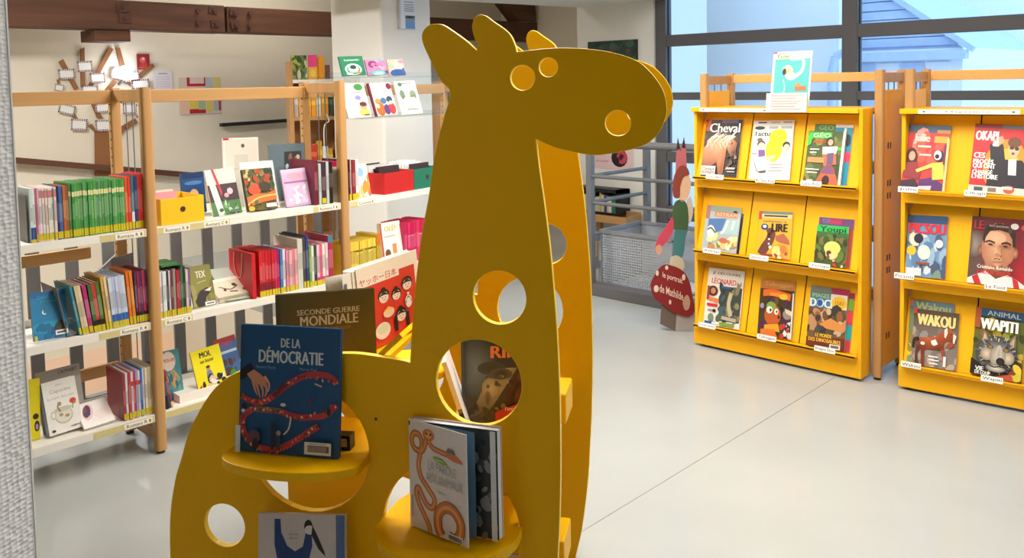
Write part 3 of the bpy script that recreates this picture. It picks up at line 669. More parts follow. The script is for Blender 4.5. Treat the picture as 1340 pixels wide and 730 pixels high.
# middle bay, top shelf
def card_box(label, M, w, d, h, c, hole=True):
    t = thing('storage_box', label, 'box', M); T = .003; cc = lin(c)
    MB().box(0, w, 0, T, 0, h, cc).box(0, w, d - T, d, 0, h, cc).box(0, T, T, d - T, 0, h, cc).box(w - T, w, T, d - T, 0, h, cc).box(T, w - T, T, d - T, 0, T, cc).build('box_body', M_MATTE, t)
    if hole: MB().tube((w / 2, -.0012, h * .55), (w / 2, .0005, h * .55), .011, n=16, col=lin((70, 30, 20))).build('finger_hole', M_MATTE, t)
    return t
bl, br = ony(213, 298, YF), ony(269.4, 290.5, YF)
MY = TR(bl.x, YF + .01, ZSH[0] + .001)
wY = br.x - bl.x
card_box('yellow cardboard box with a round finger hole on the top shelf', MY, wY, .2, .105, (238, 196, 16))
for k, (c, lab, h) in enumerate((((224, 150, 160), 'pink booklet standing in the yellow box', .122), ((226, 214, 196), 'cream booklet standing in the yellow box behind the pink one', .128), ((196, 60, 60), 'red booklet at the back of the yellow box', .118))):
    foM = MY @ TR(.012, .07 + k * .03, .004, 0, R(14))
    o = MB().box(0, wY * .55, 0, .004, 0, h, lin(c)).build('booklet', M_MATTE, None, foM); tag(o, lab, 'booklet', 'booklets in the yellow box')
BLUEB = [Rc(0, 0, 1, 1, (26, 76, 140)), Rc(0, 0, 1, .14, (18, 50, 100)), El(.5, .25, .4, .05, (80, 130, 190)), El(.5, .75, .3, .3, (196, 150, 120)), El(.5, .55, .2, .15, (226, 190, 160)), Rc(.1, .4, .25, .9, (30, 60, 110))]
foB('book', 'blue picture book standing behind the yellow box', YF + .215, 4, (241, 272), (270, 268), (240, 227), .02, (22, 60, 116), BLUEB, spine=(22, 60, 116))
ROSE = [Rc(0, 0, 1, 1, (240, 214, 206)), Rc(0, .33, 1, .7, (62, 34, 40)), Rc(0, .7, 1, 1, (70, 120, 60)), Po([(.0, .0), (.2, 0), (.42, 1), (.2, 1)], (226, 226, 220)), Po([(.22, 0), (.3, 0), (.46, .5), (.4, .6)], (190, 50, 60)), El(.72, .5, .1, .07, (240, 190, 200)), El(.58, .58, .08, .05, (226, 160, 170)), Bl(16, .2, .7, 1, 1, .07, [(40, 90, 40), (110, 160, 90), (190, 206, 180)], 5), Rc(.6, .9, .9, .96, (90, 110, 90))]
foB('book', 'book with rose, dark and green cover in clear stand right of blue book', YF + .06, 16, (278, 277), (316, 271), (268.8, 223), .006, (230, 214, 206), ROSE)
GARDEN = [Rc(0, 0, 1, 1, (96, 90, 40)), Bl(40, 0, 0, 1, .5, .09, [(60, 90, 40), (150, 120, 60), (40, 60, 34), (206, 180, 110), (176, 70, 40)], 8), El(.3, .5, .22, .13, (214, 80, 40)), El(.65, .45, .2, .12, (60, 50, 30)), Po([(0, .68), (.3, .6), (.7, .62), (1, .55), (1, .78), (.5, .82), (0, .9)], (230, 110, 40)), St([(.0, .85), (.4, .7), (1, .66)], .02, (250, 190, 110)), Bl(14, 0, .8, 1, 1, .06, [(60, 110, 40), (120, 60, 30)], 4), El(.1, .95, .1, .06, (236, 180, 30)), Rc(.6, .86, .96, .95, (240, 236, 226))]
foB('book', 'book with orange garden picture cover in front of a white album', YF + .05, 15, (325, 275), (363.5, 270.5), (317.5, 222), .018, (60, 44, 30), GARDEN)
foB('book', 'white topped album showing behind the orange garden book', YF + .095, 14, (322, 268), (365, 263), (313, 213), .012, (240, 238, 230), [Rc(0, 0, 1, 1, (242, 240, 232)), St([(.1, .1), (.9, .06)], .004, (180, 190, 170), 1, False)])
LILAC = [Rc(0, 0, 1, 1, (214, 178, 212)), Rc(0, 0, 1, .1, (226, 200, 222)), El(.5, .2, .3, .1, (232, 170, 190)), Rc(.05, .33, .98, .38, (176, 110, 160)), Rc(.1, .4, .9, .95, (222, 190, 222)), Bl(14, .2, .5, .85, .9, .08, [(246, 236, 244), (236, 214, 236)], 2), St([(.4, .95), (.5, .7), (.45, .55), (.6, .48)], .035, (248, 240, 248)), St([(.5, .7), (.7, .75)], .03, (248, 240, 248))]
foB('book', 'lilac book with white figure on a clear stand near the second post', YF + .05, 15, (375, 268), (407.5, 263.5), (367, 222.5), .01, (214, 180, 214), LILAC)
def stand(label, bl, br, tl, Y, lean=14):
    M, w, h = fit((0, Y, 0), 0, R(lean), bl, br, tl)
    h = settle(M, w, h, ZSH[0] + .0008)
    t = thing('book_stand', label, 'stand', M)
    MB().box(0, w, 0, .003, 0, h).build('back_plate', M_ACR, t)
    MB().box(0, w, -.04, 0, 0, .003).build('lip', M_ACR, t)
    return t
stand('clear acrylic stand holding the lilac book', (369, 271), (418, 264), (362, 219), YF + .068)
stand('clear acrylic stand holding the rose and green book', (276, 279), (322, 272), (268, 224), YF + .072)
foB('framed_poster', 'white framed poster with plant drawing and red corner behind the middle bay books', YF + .30, 2, (294, 252), (340, 248), (292.5, 181), .008, (240, 232, 226),
    [Rc(0, 0, 1, 1, (240, 228, 222)), Rc(.06, .02, .96, 1, (222, 214, 200)), Rc(.0, .0, .16, .03, (206, 30, 50)), Rc(.3, .25, .68, .48, (206, 200, 188)), St([(.2, .95), (.25, .7), (.18, .5)], .006, (120, 110, 90)), St([(.22, .8), (.35, .62)], .005, (120, 110, 90)), St([(.2, .85), (.08, .7)], .005, (120, 110, 90)), El(.55, .12, .05, .03, (90, 90, 84))], cat='poster')
foB('framed_poster', 'slate grey board with small photograph behind the lilac book', YF + .285, 2, (353, 247), (400, 243), (353, 189), .008, (96, 112, 122),
    [Rc(0, 0, 1, 1, (104, 122, 132)), Rc(.42, .14, .9, .5, (60, 60, 60)), Bl(12, .45, .18, .88, .46, .07, [(210, 190, 170), (140, 110, 90), (40, 40, 44), (190, 200, 200)], 6)], cat='poster')
# middle bay, middle shelf
OLIVE = [Rc(0, 0, 1, 1, (140, 136, 56)), Bl(10, 0, .5, 1, 1, .16, [(120, 116, 50), (156, 150, 80)], 12), Tx('TEX', .3, .14, .72, .3, (238, 232, 200), .03), St([(.3, .42), (.7, .38)], .006, (220, 214, 180)), Po([(.1, .85), (.35, .62), (.7, .55), (.86, .66), (.6, .78), (.5, .98), (.2, 1)], (46, 36, 30)), Po([(.55, .62), (.9, .56), (.8, .66)], (230, 226, 214)), Rc(.5, .9, .95, .99, (244, 244, 240)), Rc(.56, .93, .9, .96, (80, 80, 80))]
foB('book', 'olive green book with running animal and white sticker, middle shelf', YF + .05, 18, (254, 402), (283.5, 396), (243, 350), .01, (136, 132, 54), OLIVE)
foB('book', 'cream book with ink birds lying back against the red bag', YF + .02, 62, (291, 397), (338, 387), (281, 366), .022, (206, 194, 170), [Rc(0, 0, 1, 1, (214, 204, 182)), Rc(0, 0, 1, .14, (236, 230, 214)), St([(.2, .4), (.45, .6), (.7, .45)], .02, (90, 70, 56)), St([(.4, .7), (.6, .75)], .025, (80, 60, 50)), El(.62, .4, .06, .08, (70, 56, 46)), El(.3, .6, .04, .06, (90, 70, 56)), El(.8, .7, .05, .06, (100, 80, 60)), Rc(0, .92, 1, 1, (160, 150, 120))])
foB('book', 'grey green album lying behind the cream ink book', YF + .14, 60, (284, 371), (320, 366), (279, 352), .006, (150, 170, 150), [Rc(0, 0, 1, 1, (190, 200, 186)), Bl(10, 0, 0, 1, 1, .15, [(90, 130, 90), (140, 160, 140), (220, 220, 210)], 3)])
xb = ony(322, 392, YF + .02).x
t = thing('paper_bag', 'shiny red bag with a looped cord handle beside the red books', 'bag', TR(ony(337, 389, YF + .01).x - .012, YF + .01, ZSH[1] + .001))
MB().box(-.008, .008, 0, .2, 0, .198, lin((206, 20, 34))).build('bag_body', M_PRINT, t)
MB().path(spline([(-.0095, .15, .19), (-.011, .15, .13), (-.012, .12, .08), (-.011, .09, .1), (-.0095, .08, .19)], 5), .0025, 6, lin((226, 170, 150))).build('cord_handle', M_MATTE, t)
o = MB().box(0, .075, 0, .13, 0, .008, lin((60, 120, 64))).build('book', M_PRINT, None, TR(ony(213, 357, YF + .02).x, YF + .03, ZSH[1] + .2005)); tag(o, 'thin green book lying flat on top of the short upright row', 'book')
# bottom shelf, middle bay
TEALB = [Rc(0, 0, 1, 1, (70, 140, 150)), El(.35, .22, .4, .2, (226, 214, 200)), Tx('MON AMI', .1, .16, .7, .24, (190, 60, 50)), Po([(.2, .5), (.6, .4), (.9, .6), (.5, .8)], (190, 150, 80)), Bl(12, .1, .5, .9, .95, .12, [(50, 110, 130), (90, 160, 160), (206, 160, 90)], 9), Rc(.55, .9, .95, .97, (220, 220, 214))]
foB('book', 'teal picture book behind the thin dark books on the bottom shelf', YF + .10, 14, (218, 519), (241, 513), (209, 461), .01, (60, 120, 130), TEALB)
MOI = [Rc(0, 0, 1, 1, (244, 230, 20)), Tx('MOI.', .28, .07, .66, .2, (30, 26, 20), .04), Tx('un bazar', .26, .24, .72, .32, (30, 26, 20), .03), El(.47, .47, .07, .06, (190, 150, 120)), El(.47, .43, .07, .03, (60, 40, 30)), Po([(.4, .52), (.55, .52), (.6, .68), (.36, .68)], (120, 140, 160)), Rc(.38, .66, .6, .78, (60, 70, 80)),
       Bl(14, .15, .68, .9, .86, .1, [(240, 236, 226), (40, 34, 30), (226, 190, 190), (50, 40, 40)], 21), Po([(0, .86), (.12, .78), (.16, 1), (0, 1)], (206, 70, 50)), Rc(.6, .92, .9, .98, (190, 180, 40))]
foB('book', 'bright yellow book titled in black on the bottom shelf', YF + .05, 15, (262, 519), (299.5, 505), (249, 461.5), .008, (226, 210, 20), MOI, spine=(40, 36, 30))
FARM = [Rc(0, 0, 1, 1, (70, 110, 170)), Rc(0, 0, 1, .1, (180, 60, 60)), Tx('LA FERME', .2, .1, .8, .2, (200, 60, 70)), Rc(.05, .3, .95, .36, (196, 214, 236)), Bl(14, .1, .5, 1, .95, .12, [(120, 70, 50), (60, 90, 60), (90, 60, 40), (60, 80, 130)], 14), El(.6, .85, .16, .1, (70, 150, 50))]
foB('book', 'blue farm picture book behind the yellow book on the bottom shelf', YF + .12, 13, (289, 494), (317, 484), (276, 447), .008, (60, 90, 140), FARM)
foB('book', 'pink book with green corner at the giraffe back on the bottom shelf', YF + .08, 14, (330, 481), (362, 472), (318, 445), .008, (226, 140, 170), [Rc(0, 0, 1, 1, (232, 150, 176)), Rc(0, 0, 1, .14, (90, 150, 90)), El(.5, .6, .3, .2, (244, 190, 206))])
o = thing('shelf_tray', 'low white display step under the yellow book', 'stand', TR(ony(241, 522, YF).x, YF + .02, ZSH[2] + .001))
MB().prism([(0, 0), (.44, 0), (.44, .03), (0, .03)], .02, .2).build('step', M_WHITE, o)
# giraffe-side bay: red and green boxes with records, small book, leaning white book
def uC(px, py, dy=.01):
    return MC.inverted() @ onplane(px, py, MC @ Vector((0, dy, 0)), nC)
a, b = uC(504, 255), uC(542, 249)
MR_ = MC @ TR(a.x, .012, ZSH[0] + .001)
card_box('red cardboard box full of small records on the top shelf', MR_, b.x - a.x, .26, .105, (196, 26, 22), False)
MG_ = MC @ TR(b.x + .004, .012, ZSH[0] + .001)
card_box('green cardboard box with round hole beside the red box', MG_, .21, .26, .105, (30, 116, 90))
for MM, nm, sd in ((MR_, 'red', 3), (MG_, 'green', 4)):
    rd = random.Random(sd)
    for k in range(9):
        c = rd.choice([(244, 242, 238), (60, 36, 34), (236, 232, 226), (226, 224, 220), (50, 44, 44)])
        o = MB().box(0, .15, 0, .006, 0, .128 + rd.uniform(-.008, .012), lin(c)).build('record_case', M_PRINT, None, MM @ TR(.012 + rd.uniform(0, .02), .03 + k * .023, .0045, 0, R(10)))
        tag(o, '%s slim case in the %s box, %s from the front' % (cname(c), nm, ORD[k]), 'case', 'slim cases in the %s box' % nm)
M, w, h = fit(MC @ Vector((0, .04, 0)), YAWC, R(10), (472.5, 259), (486, 256.5), (468, 215))
h = settle(M, w, h, ZSH[0] + .001)
book('book', 'small picture book with orange drawing leaning left of the red box', M, w, h, .008, (240, 236, 226), [Rc(0, 0, 1, 1, (244, 240, 230)), El(.3, .25, .3, .14, (150, 190, 220)), Bl(12, .2, .4, 1, 1, .2, [(236, 150, 60), (226, 190, 120), (206, 110, 90)], 3)])
M, w, h = fit(MC @ Vector((0, .02, 0)), YAWC, R(9), (503, 345), (529, 339), (500, 292))
h = settle(M, w, h, ZSH[1] + .001)
book('book', 'white book with yellow title letters between yellow and magenta rows', M, w, h, .02, (240, 236, 230), [Rc(0, 0, 1, 1, (244, 240, 234)), Tx('OLÉ!', .2, .06, .75, .2, (230, 190, 40), .03), Rc(.15, .3, .7, .34, (206, 196, 190)), El(.25, .7, .14, .1, (120, 80, 40)), Rc(.5, .5, .7, .8, (226, 140, 90)), Rc(0, 0, .06, 1, (206, 60, 40))])
# clear acrylic tray with two tiers on top of that bay
z_lo = uC(520, 152, -.03).z; z_up = uC(520, 100, .12).z
t = thing('acrylic_tray', 'clear acrylic two tier display tray on top of the third bay', 'display tray', MC)
MB().box(.064, 1.09, -.05, .05, z_lo - .004, z_lo).box(.064, 1.09, -.054, -.05, z_lo - .004, z_lo + .022).build('lower_tier', M_ACR, t)
MB().box(-.02, 1.12, .1, .24, z_up - .004, z_up).box(-.02, 1.12, .096, .1, z_up - .004, z_up + .022).build('upper_tier', M_ACR, t)
MB().prism([(.06, z_lo), (.064, z_lo), (.064, z_up - .005), (.06, z_up - .005)], -.05, .24).build('end_panel', M_ACR, t)
MB().box(.064, 1.09, .05, .054, z_lo, z_up).build('middle_panel', M_ACR, t)
def tray(label, dy, lean, bl, br, tl, cover, art, tt=.008):
    M, w, h = fit(MC @ Vector((0, dy, 0)), YAWC, R(lean), bl, br, tl)
    h = settle(M, w, h, (z_lo if dy < 0 else z_up) + .0008)
    return book('book', label, M, w, h, tt, cover, art, 'books in the acrylic tray')
P0, L0, T0 = .125, 0, 0
tray('green book with white round picture, upper tier of the acrylic tray', .115, 14, (451, 108), (481.5, 106), (443.5, 74), (40, 120, 84),
     [Rc(0, 0, 1, 1, (34, 116, 80)), Tx('Lamantin', .2, .14, .82, .24, (206, 230, 214), .02), El(.5, .68, .36, .3, (206, 226, 210)), El(.5, .7, .29, .25, (60, 150, 100)), El(.5, .66, .22, .18, (222, 230, 222)), El(.5, .58, .14, .1, (46, 56, 70)), El(.66, .86, .14, .06, (214, 120, 80)), El(.3, .9, .14, .05, (240, 240, 230))])
tray('mauve book with teal fish, upper tier of the acrylic tray', .115, 14, (484, 107), (510, 105), (477.5, 78.5), (150, 100, 140),
     [Rc(0, 0, 1, 1, (176, 120, 156)), Rc(.3, 0, 1, .1, (130, 150, 190)), El(.33, .3, .22, .22, (130, 40, 90)), El(.36, .28, .1, .08, (200, 120, 160)), El(.33, .36, .1, .05, (190, 110, 150)), Bl(14, .3, .1, 1, .7, .08, [(206, 150, 170), (190, 110, 150), (214, 170, 190)], 5), El(.5, .86, .36, .16, (110, 180, 176)), El(.52, .9, .25, .1, (170, 210, 200)), Po([(.8, .8), (1, .7), (1, .95)], (60, 90, 100))])
tray('pastel book with sleeping child in blue, upper tier of the acrylic tray', .115, 14, (512, 106), (533, 105), (509, 78), (210, 160, 160),
     [Rc(0, 0, 1, 1, (222, 170, 160)), El(.2, .3, .24, .2, (150, 170, 150)), El(.25, .26, .12, .1, (200, 206, 120)), El(.65, .35, .3, .25, (232, 190, 170)), El(.55, .85, .5, .25, (40, 80, 140)), Po([(.7, .7), (.95, .5), (1, .9)], (70, 90, 150)), El(.85, .15, .2, .1, (200, 130, 140))])
tray('white book with glossy glare and child drawing, lower tier of the acrylic tray', -.02, 17, (457, 157), (487, 155), (449.5, 109), (240, 234, 226),
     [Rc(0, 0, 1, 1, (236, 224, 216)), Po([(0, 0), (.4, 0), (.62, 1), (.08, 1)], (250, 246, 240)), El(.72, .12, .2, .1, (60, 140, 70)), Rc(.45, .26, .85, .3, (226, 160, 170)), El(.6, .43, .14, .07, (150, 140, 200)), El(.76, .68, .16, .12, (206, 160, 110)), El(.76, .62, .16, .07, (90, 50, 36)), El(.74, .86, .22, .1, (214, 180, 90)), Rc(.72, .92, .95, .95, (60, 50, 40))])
tray('white book with maroon spine and crowd drawing, lower tier of the acrylic tray', -.02, 17, (493, 155), (521.5, 152), (484, 109), (120, 30, 60),
     [Rc(0, 0, 1, 1, (240, 226, 224)), Rc(0, 0, .08, 1, (110, 26, 54)), El(.9, .12, .12, .1, (120, 26, 54)), Tx('LA LUNE', .3, .24, .8, .3, (190, 60, 80)), Tx('EST À NOUS', .35, .32, .75, .36, (190, 60, 80)), El(.25, .56, .13, .09, (226, 140, 60)), El(.5, .55, .14, .1, (70, 110, 150)), El(.78, .52, .14, .1, (60, 70, 90)), El(.3, .8, .2, .2, (226, 100, 40)), El(.58, .82, .14, .16, (90, 60, 110)), El(.82, .8, .16, .18, (190, 60, 60)), El(.2, .7, .08, .07, (240, 200, 170)), El(.8, .62, .08, .06, (230, 190, 160))])
tray('white book with pencil drawn trees, lower tier of the acrylic tray', -.02, 17, (527, 152), (554, 149.5), (516.5, 106.5), (240, 236, 226),
     [Rc(0, 0, 1, 1, (240, 238, 228)), El(.25, .1, .1, .06, (60, 110, 60)), Rc(.3, .06, .8, .09, (110, 110, 100)), El(.25, .4, .12, .14, (110, 130, 100)), El(.75, .42, .16, .14, (130, 140, 110)), St([(.18, .6), (.3, .45), (.5, .52), (.8, .44), (.9, .6)], .012, (90, 96, 80)), Rc(.3, .5, .8, .62, (206, 200, 184)), Tx('Les arbres', .28, .74, .74, .79, (90, 90, 84)), Rc(.3, .84, .86, .87, (120, 120, 110))])

# ================================================================== THE GIRAFFE BOOK DISPLAY (two cut panels with shelves between)
GD = 1.90                                         # distance to the front panel
gn = ray(905, 103); gn.z = 0; gn.normalize()      # into the display
GS = Vector((gn.y, -gn.x, 0))                     # to the right along the panel
GYAW = math.atan2(GS.y, GS.x)
GP = gn * GD
DEEP = GD * 0.342                                 # distance between the two panels
g0 = onplane(600, 400, GP, gn); g0.z = 0
MGI = TR(g0.x, g0.y, 0, GYAW); MGI_I = MGI.inverted()
def gl(px, py, off=0.0):                          # photograph point on the panel -> (s, z)
    q = MGI_I @ onplane(px, py, GP + gn * off, gn); return (q.x, q.z)
OUT = [(222.5, 730), (222.3, 678), (228.4, 631), (237.6, 597.6), (245.7, 569.7), (260, 539), (278, 511.5), (299, 493), (326, 481), (358, 472), (400, 465), (457.4, 462.5), (490, 465.8), (523, 471)]
NECKL = [(536.5, 474.5), (540.4, 407), (546, 351), (553, 299), (561, 256), (568.5, 204), (579.4, 158), (589, 122), (576, 105), (564.7, 82), (554.8, 61), (551.8, 49.3), (554, 40), (561, 33), (569.5, 31.2), (579, 32.3), (593, 41), (610.4, 53.6)]
EAR2 = [(623.4, 66), (624.6, 60.6), (620.6, 48.8), (618, 37.8), (618.3, 30), (622.2, 22), (629.3, 18.8), (637, 21.5), (645, 27.6), (660.8, 38.6), (668.7, 47.3), (674.2, 59.9)]
HEAD = [(676.2, 67.8), (697.8, 65.2), (730.7, 62.5), (770, 64), (803, 69), (832.6, 79), (849, 92), (862.2, 108.5), (870, 125), (872.3, 148), (863.8, 171), (849, 186.7), (829.3, 194.6), (803, 200.5), (776.7, 203.2), (750.4, 199), (724, 192.3)]
NECKR = [(701, 181.8), (705.7, 220), (717, 302), (723.8, 368), (730.5, 465), (733.5, 581), (732.5, 671), (730, 730), (726, 800), (716, 880), (705, 930), (700, 978)]
FEET = [(560, 978)], [(560, 930), (545, 900), (500, 888), (440, 888), (395, 900), (380, 930)], [(380, 978), (240, 978)], [(236, 930), (226, 830)]
def chain(*segs):
    out = []
    for s, smooth in segs:
        out += (spline(s, 5)[:-1] if smooth else s)
    return out
close = lambda *s: sum(s, [])
pix = chain((OUT + [NECKL[0]], True), (NECKL + [EAR2[0]], True), (EAR2 + [HEAD[0]], True), (HEAD + [NECKR[0]], True), (NECKR, True), ([NECKR[-1]], False), (FEET[0], False), (FEET[1], True), ([FEET[1][-1]], False), (FEET[2], False), (FEET[3] + [OUT[0]], True))
ZF = 0.0
outline = [gl(*p) for p in pix]
outline = [(s, max(z, 0.002)) for s, z in outline]
def hole(px, py, r, n=36):
    s, z = gl(px, py); s2, _ = gl(px + r, py); rr = s2 - s
    return s, z, rr, [(s + rr * math.cos(2 * math.pi * i / n), z + rr * math.sin(2 * math.pi * i / n)) for i in range(n)]
HOLES = [hole(683.7, 101.6, 16.3), hole(717.5, 88, 12.5), hole(808.6, 161, 17), hole(653.5, 389.5, 35), hole(626, 501, 56.5), hole(293.6, 687.3, 26.5), hole(404, 588, 79), hole(590, 693, 91), hole(405, 850, 70)]
THK = .018
def panel_mesh(name, parent, y):
    c = bpy.data.curves.new('outline', 'CURVE'); c.dimensions = '2D'; c.fill_mode = 'BOTH'; c.extrude = THK / 2 - .0014; c.bevel_depth = .0014; c.bevel_resolution = 1; c.offset = -.0014
    for pts in [outline] + [h[3] for h in HOLES]:
        s = c.splines.new('POLY'); s.points.add(len(pts) - 1); s.use_cyclic_u = True
        for p, (x, z) in zip(s.points, pts): p.co = (x, z, 0, 1)
    o = bpy.data.objects.new('outline', c); SCR.collection.objects.link(o); vl = SCR.view_layers[0]; vl.update()
    ev = o.evaluated_get(vl.depsgraph); me0 = ev.to_mesh()
    mb = MB(); vs = [(v.co.x, y + THK / 2 - v.co.z, v.co.y) for v in me0.vertices]
    mb.add(vs, [tuple(p.vertices) for p in me0.polygons])
    ev.to_mesh_clear(); bpy.data.objects.remove(o)
    ob = mb.build(name, M_YEL, parent); ob.data.materials.append(M_EDGELIT)
    for p_ in ob.data.polygons: p_.material_index = 1 if abs(p_.normal.y) < .5 else 0
    return ob
gi = thing('giraffe_book_display', 'large yellow giraffe shaped book display cut from two wooden panels', 'book display', MGI)
panel_mesh('front_panel', gi, 0.0)
panel_mesh('rear_panel', gi, DEEP)
def disc(s, z, r, y, parent, th=.024, n=40):
    mb = MB(); b = .003
    rings = [(r - b, z), (r, z - b), (r, z - th + b), (r - b, z - th)]
    vs = [(s + rr * math.cos(2 * math.pi * i / n), y + rr * math.sin(2 * math.pi * i / n), zz) for rr, zz in rings for i in range(n)]
    for k in range(3): mb.add(vs, [((k * n) + i, (k + 1) * n + i, (k + 1) * n + (i + 1) % n, k * n + (i + 1) % n) for i in range(n)], None, None, True)
    mb.add(vs, [tuple(range(n)), tuple(range(3 * n, 4 * n))[::-1]])
    return mb.build('round_shelf', M_YEL, parent)
def tongue(px_c, half_px, hole_, z, y_front, y_c, y_back, parent, th=.022):
    """Shelf board pushed through a round hole: an oval nose in front of the panel, a straight tail inside."""
    sc = gl(px_c, 600)[0]; hw = gl(px_c + half_px, 600)[0] - sc; pts = []
    for i in range(25):
        t = math.pi + math.pi * i / 24
        pts.append((sc + hw * math.cos(t), y_c + (y_c - y_front) * math.sin(t)))
    a = math.sqrt(max(.0, hole_[2] ** 2 - (z - hole_[1]) ** 2)) - .004
    pts += [(sc + hw, -.0005), (hole_[0] + a, -.0005)] + [(hole_[0] + a * math.cos(R(t_)), .03 + (y_back - .03) * math.sin(R(t_))) for t_ in range(0, 181, 15)] + [(hole_[0] - a, -.0005), (sc - hw, -.0005)]
    m = len(pts); b = .002
    vs = [(x, y, z) for x, y in pts] + [(x, y, z - th) for x, y in pts]
    ob = MB().add(vs, [tuple(range(m)), tuple(range(m, 2 * m))[::-1]] + [(i, m + i, m + (i + 1) % m, (i + 1) % m) for i in range(m)]).build('round_shelf', M_YEL, parent, None, .002)
    return ob
DZ1, DZ2, DZ3 = .583, .437, HOLES[8][1] - .005
d1 = HOLES[6]; d2 = HOLES[7]; d3 = HOLES[8]
tongue(395, 89, d1, DZ1, -.128, -.055, .21, gi)
tongue(590, 92, d2, DZ2, -.185, -.035, .2, gi)
tongue(402, 74, d3, DZ3, -.13, -.02, .2, gi)
disc(d1[0] + .01, DZ1 - .02, d1[2] * .95, DEEP + .06, gi); disc(d2[0], DZ2, d2[2] * .9, DEEP + .08, gi)
# inner boards: fixed shelf in the chest and sloping tray in the back
zs = HOLES[4][1] - HOLES[4][2] - .15
sR = gl(733.5, 581)[0]
MB().box(HOLES[4][0] - .16, sR - .09, THK, DEEP, zs - .02, zs).build('inner_shelf', M_YEL, gi, None, .002)
for (pxa, pya), (pxb, pyb) in (((722, 553), (741, 514)), ((722, 745), (739, 706))):
    a_, b_ = gl(pxa, pya, .30), gl(pxb, pyb, .30)
    MB().box(a_[0], b_[0], .29, .42, a_[1], b_[1]).build('shelf_stop', M_YEL, gi, None, .005)
na = gl(478, 479, .2); nb = gl(553, 410, .2)
zt = na[1]
x0b = gl(300, 500)[0]
dv = Vector((nb[0] - na[0], 0, nb[1] - na[1])).normalized(); nv = Vector((-dv.z, 0, dv.x)) * .012
MB().prism([(na[0], na[1]), (nb[0], nb[1]), (nb[0] - nv.x, nb[1] - nv.z), (na[0] - nv.x, na[1] - nv.z)][::-1], THK, .2).build('sloping_board', M_YEL, gi)
MB().box(x0b, na[0] + .03, THK, DEEP, zt - .02, zt - .002).build('tray_floor', M_YEL, gi, None, .002)
for px, py in ((492, 548), (493.5, 697), (735, 520)):
    if px < 700:
        s, z = gl(px, py); MB().tube((s, -.0015, z), (s, .001, z), .0035, n=10).build('screw', M_IRON, gi)

def gfit(off, lean, bl, br, tl, yaw=0.0):
    return fit(onplane(*bl, GP + gn * off, gn), GYAW + yaw, R(lean), bl, br, tl)
def gtop(off, lean, tl, tr, zb):
    """Frame of a book read from its two top corners (level top edge), standing on height zb."""
    P = onplane(*tl, GP + gn * off, gn); Q = onz(*tr, P.z); yaw = math.atan2((Q - P).y, (Q - P).x); h = (P.z - zb) / math.cos(R(lean))
    T = Matrix.Rotation(yaw, 4, 'Z') @ Matrix.Rotation(-R(lean), 4, 'X')
    return Matrix.Translation(P - T.col[2].xyz * h) @ T, (Q - P).length, h
# blue album on the upper disc
DEMO = [Rc(0, 0, 1, 1, (14, 76, 122)), Rc(0, 0, .045, 1, (16, 70, 112)), Tx('DE LA', .41, .095, .6, .165, (206, 212, 214), .025), Tx('DÉMOCRATIE', .19, .165, .83, .29, (206, 212, 214), .022), Tx('Vanessa Martin', .16, .315, .36, .338, (120, 150, 170)), Tx('Marion Paul', .6, .315, .77, .338, (120, 150, 170)),
        Po([(.0, .36), (.1, .3), (.16, .37), (.05, .42), (.0, .44)], (18, 18, 28))]
HAND = (206, 140, 110)
DEMO += [Po([(.07, .39), (.14, .35), (.22, .39), (.27, .44), (.25, .48), (.16, .46), (.11, .43)], HAND), St([(.24, .43), (.275, .5), (.26, .56)], .016, HAND, .8, True, True), St([(.2, .44), (.235, .51), (.235, .57)], .014, HAND, .8, True, True), St([(.16, .44), (.19, .51), (.21, .57)], .014, HAND, .8, True, True), St([(.13, .42), (.15, .49), (.18, .55)], .014, HAND, .8, True, True), St([(.25, .4), (.3, .46), (.29, .52)], .012, (226, 166, 136), .8, True, True)]
RIB = (186, 62, 66)
DEMO += [St([(.02, .56), (.12, .6), (.24, .6), (.36, .54), (.46, .47), (.55, .42), (.66, .375), (.78, .36), (.9, .37), (.97, .42)], .024, RIB, .8), St([(.14, .655), (.3, .66), (.42, .665), (.52, .69), (.62, .7), (.75, .69), (.86, .67), (.97, .59)], .024, RIB, .8),
         St([(.14, .66), (.06, .71), (.04, .8), (.1, .9), (.2, .95), (.36, .97), (.5, .92), (.62, .86), (.72, .8), (.8, .76)], .024, RIB, .8), St([(.16, .655), (.3, .652), (.42, .66)], .016, (110, 120, 70), .8)]
rd = random.Random(11)
for P in ([(.02, .56), (.24, .6), (.46, .47), (.66, .375), (.97, .42)], [(.14, .655), (.42, .665), (.62, .7), (.97, .59)], [(.06, .71), (.1, .9), (.36, .97), (.62, .86), (.8, .76)]):
    for x, y in spline(P, 9):
        DEMO.append(El(x + rd.uniform(-.015, .015), y + rd.uniform(-.014, .014), .014, .009, rd.choice([(226, 130, 110), (120, 34, 44), (230, 190, 170), (60, 60, 80), (206, 90, 60)]), rd.uniform(0, 180), 6))
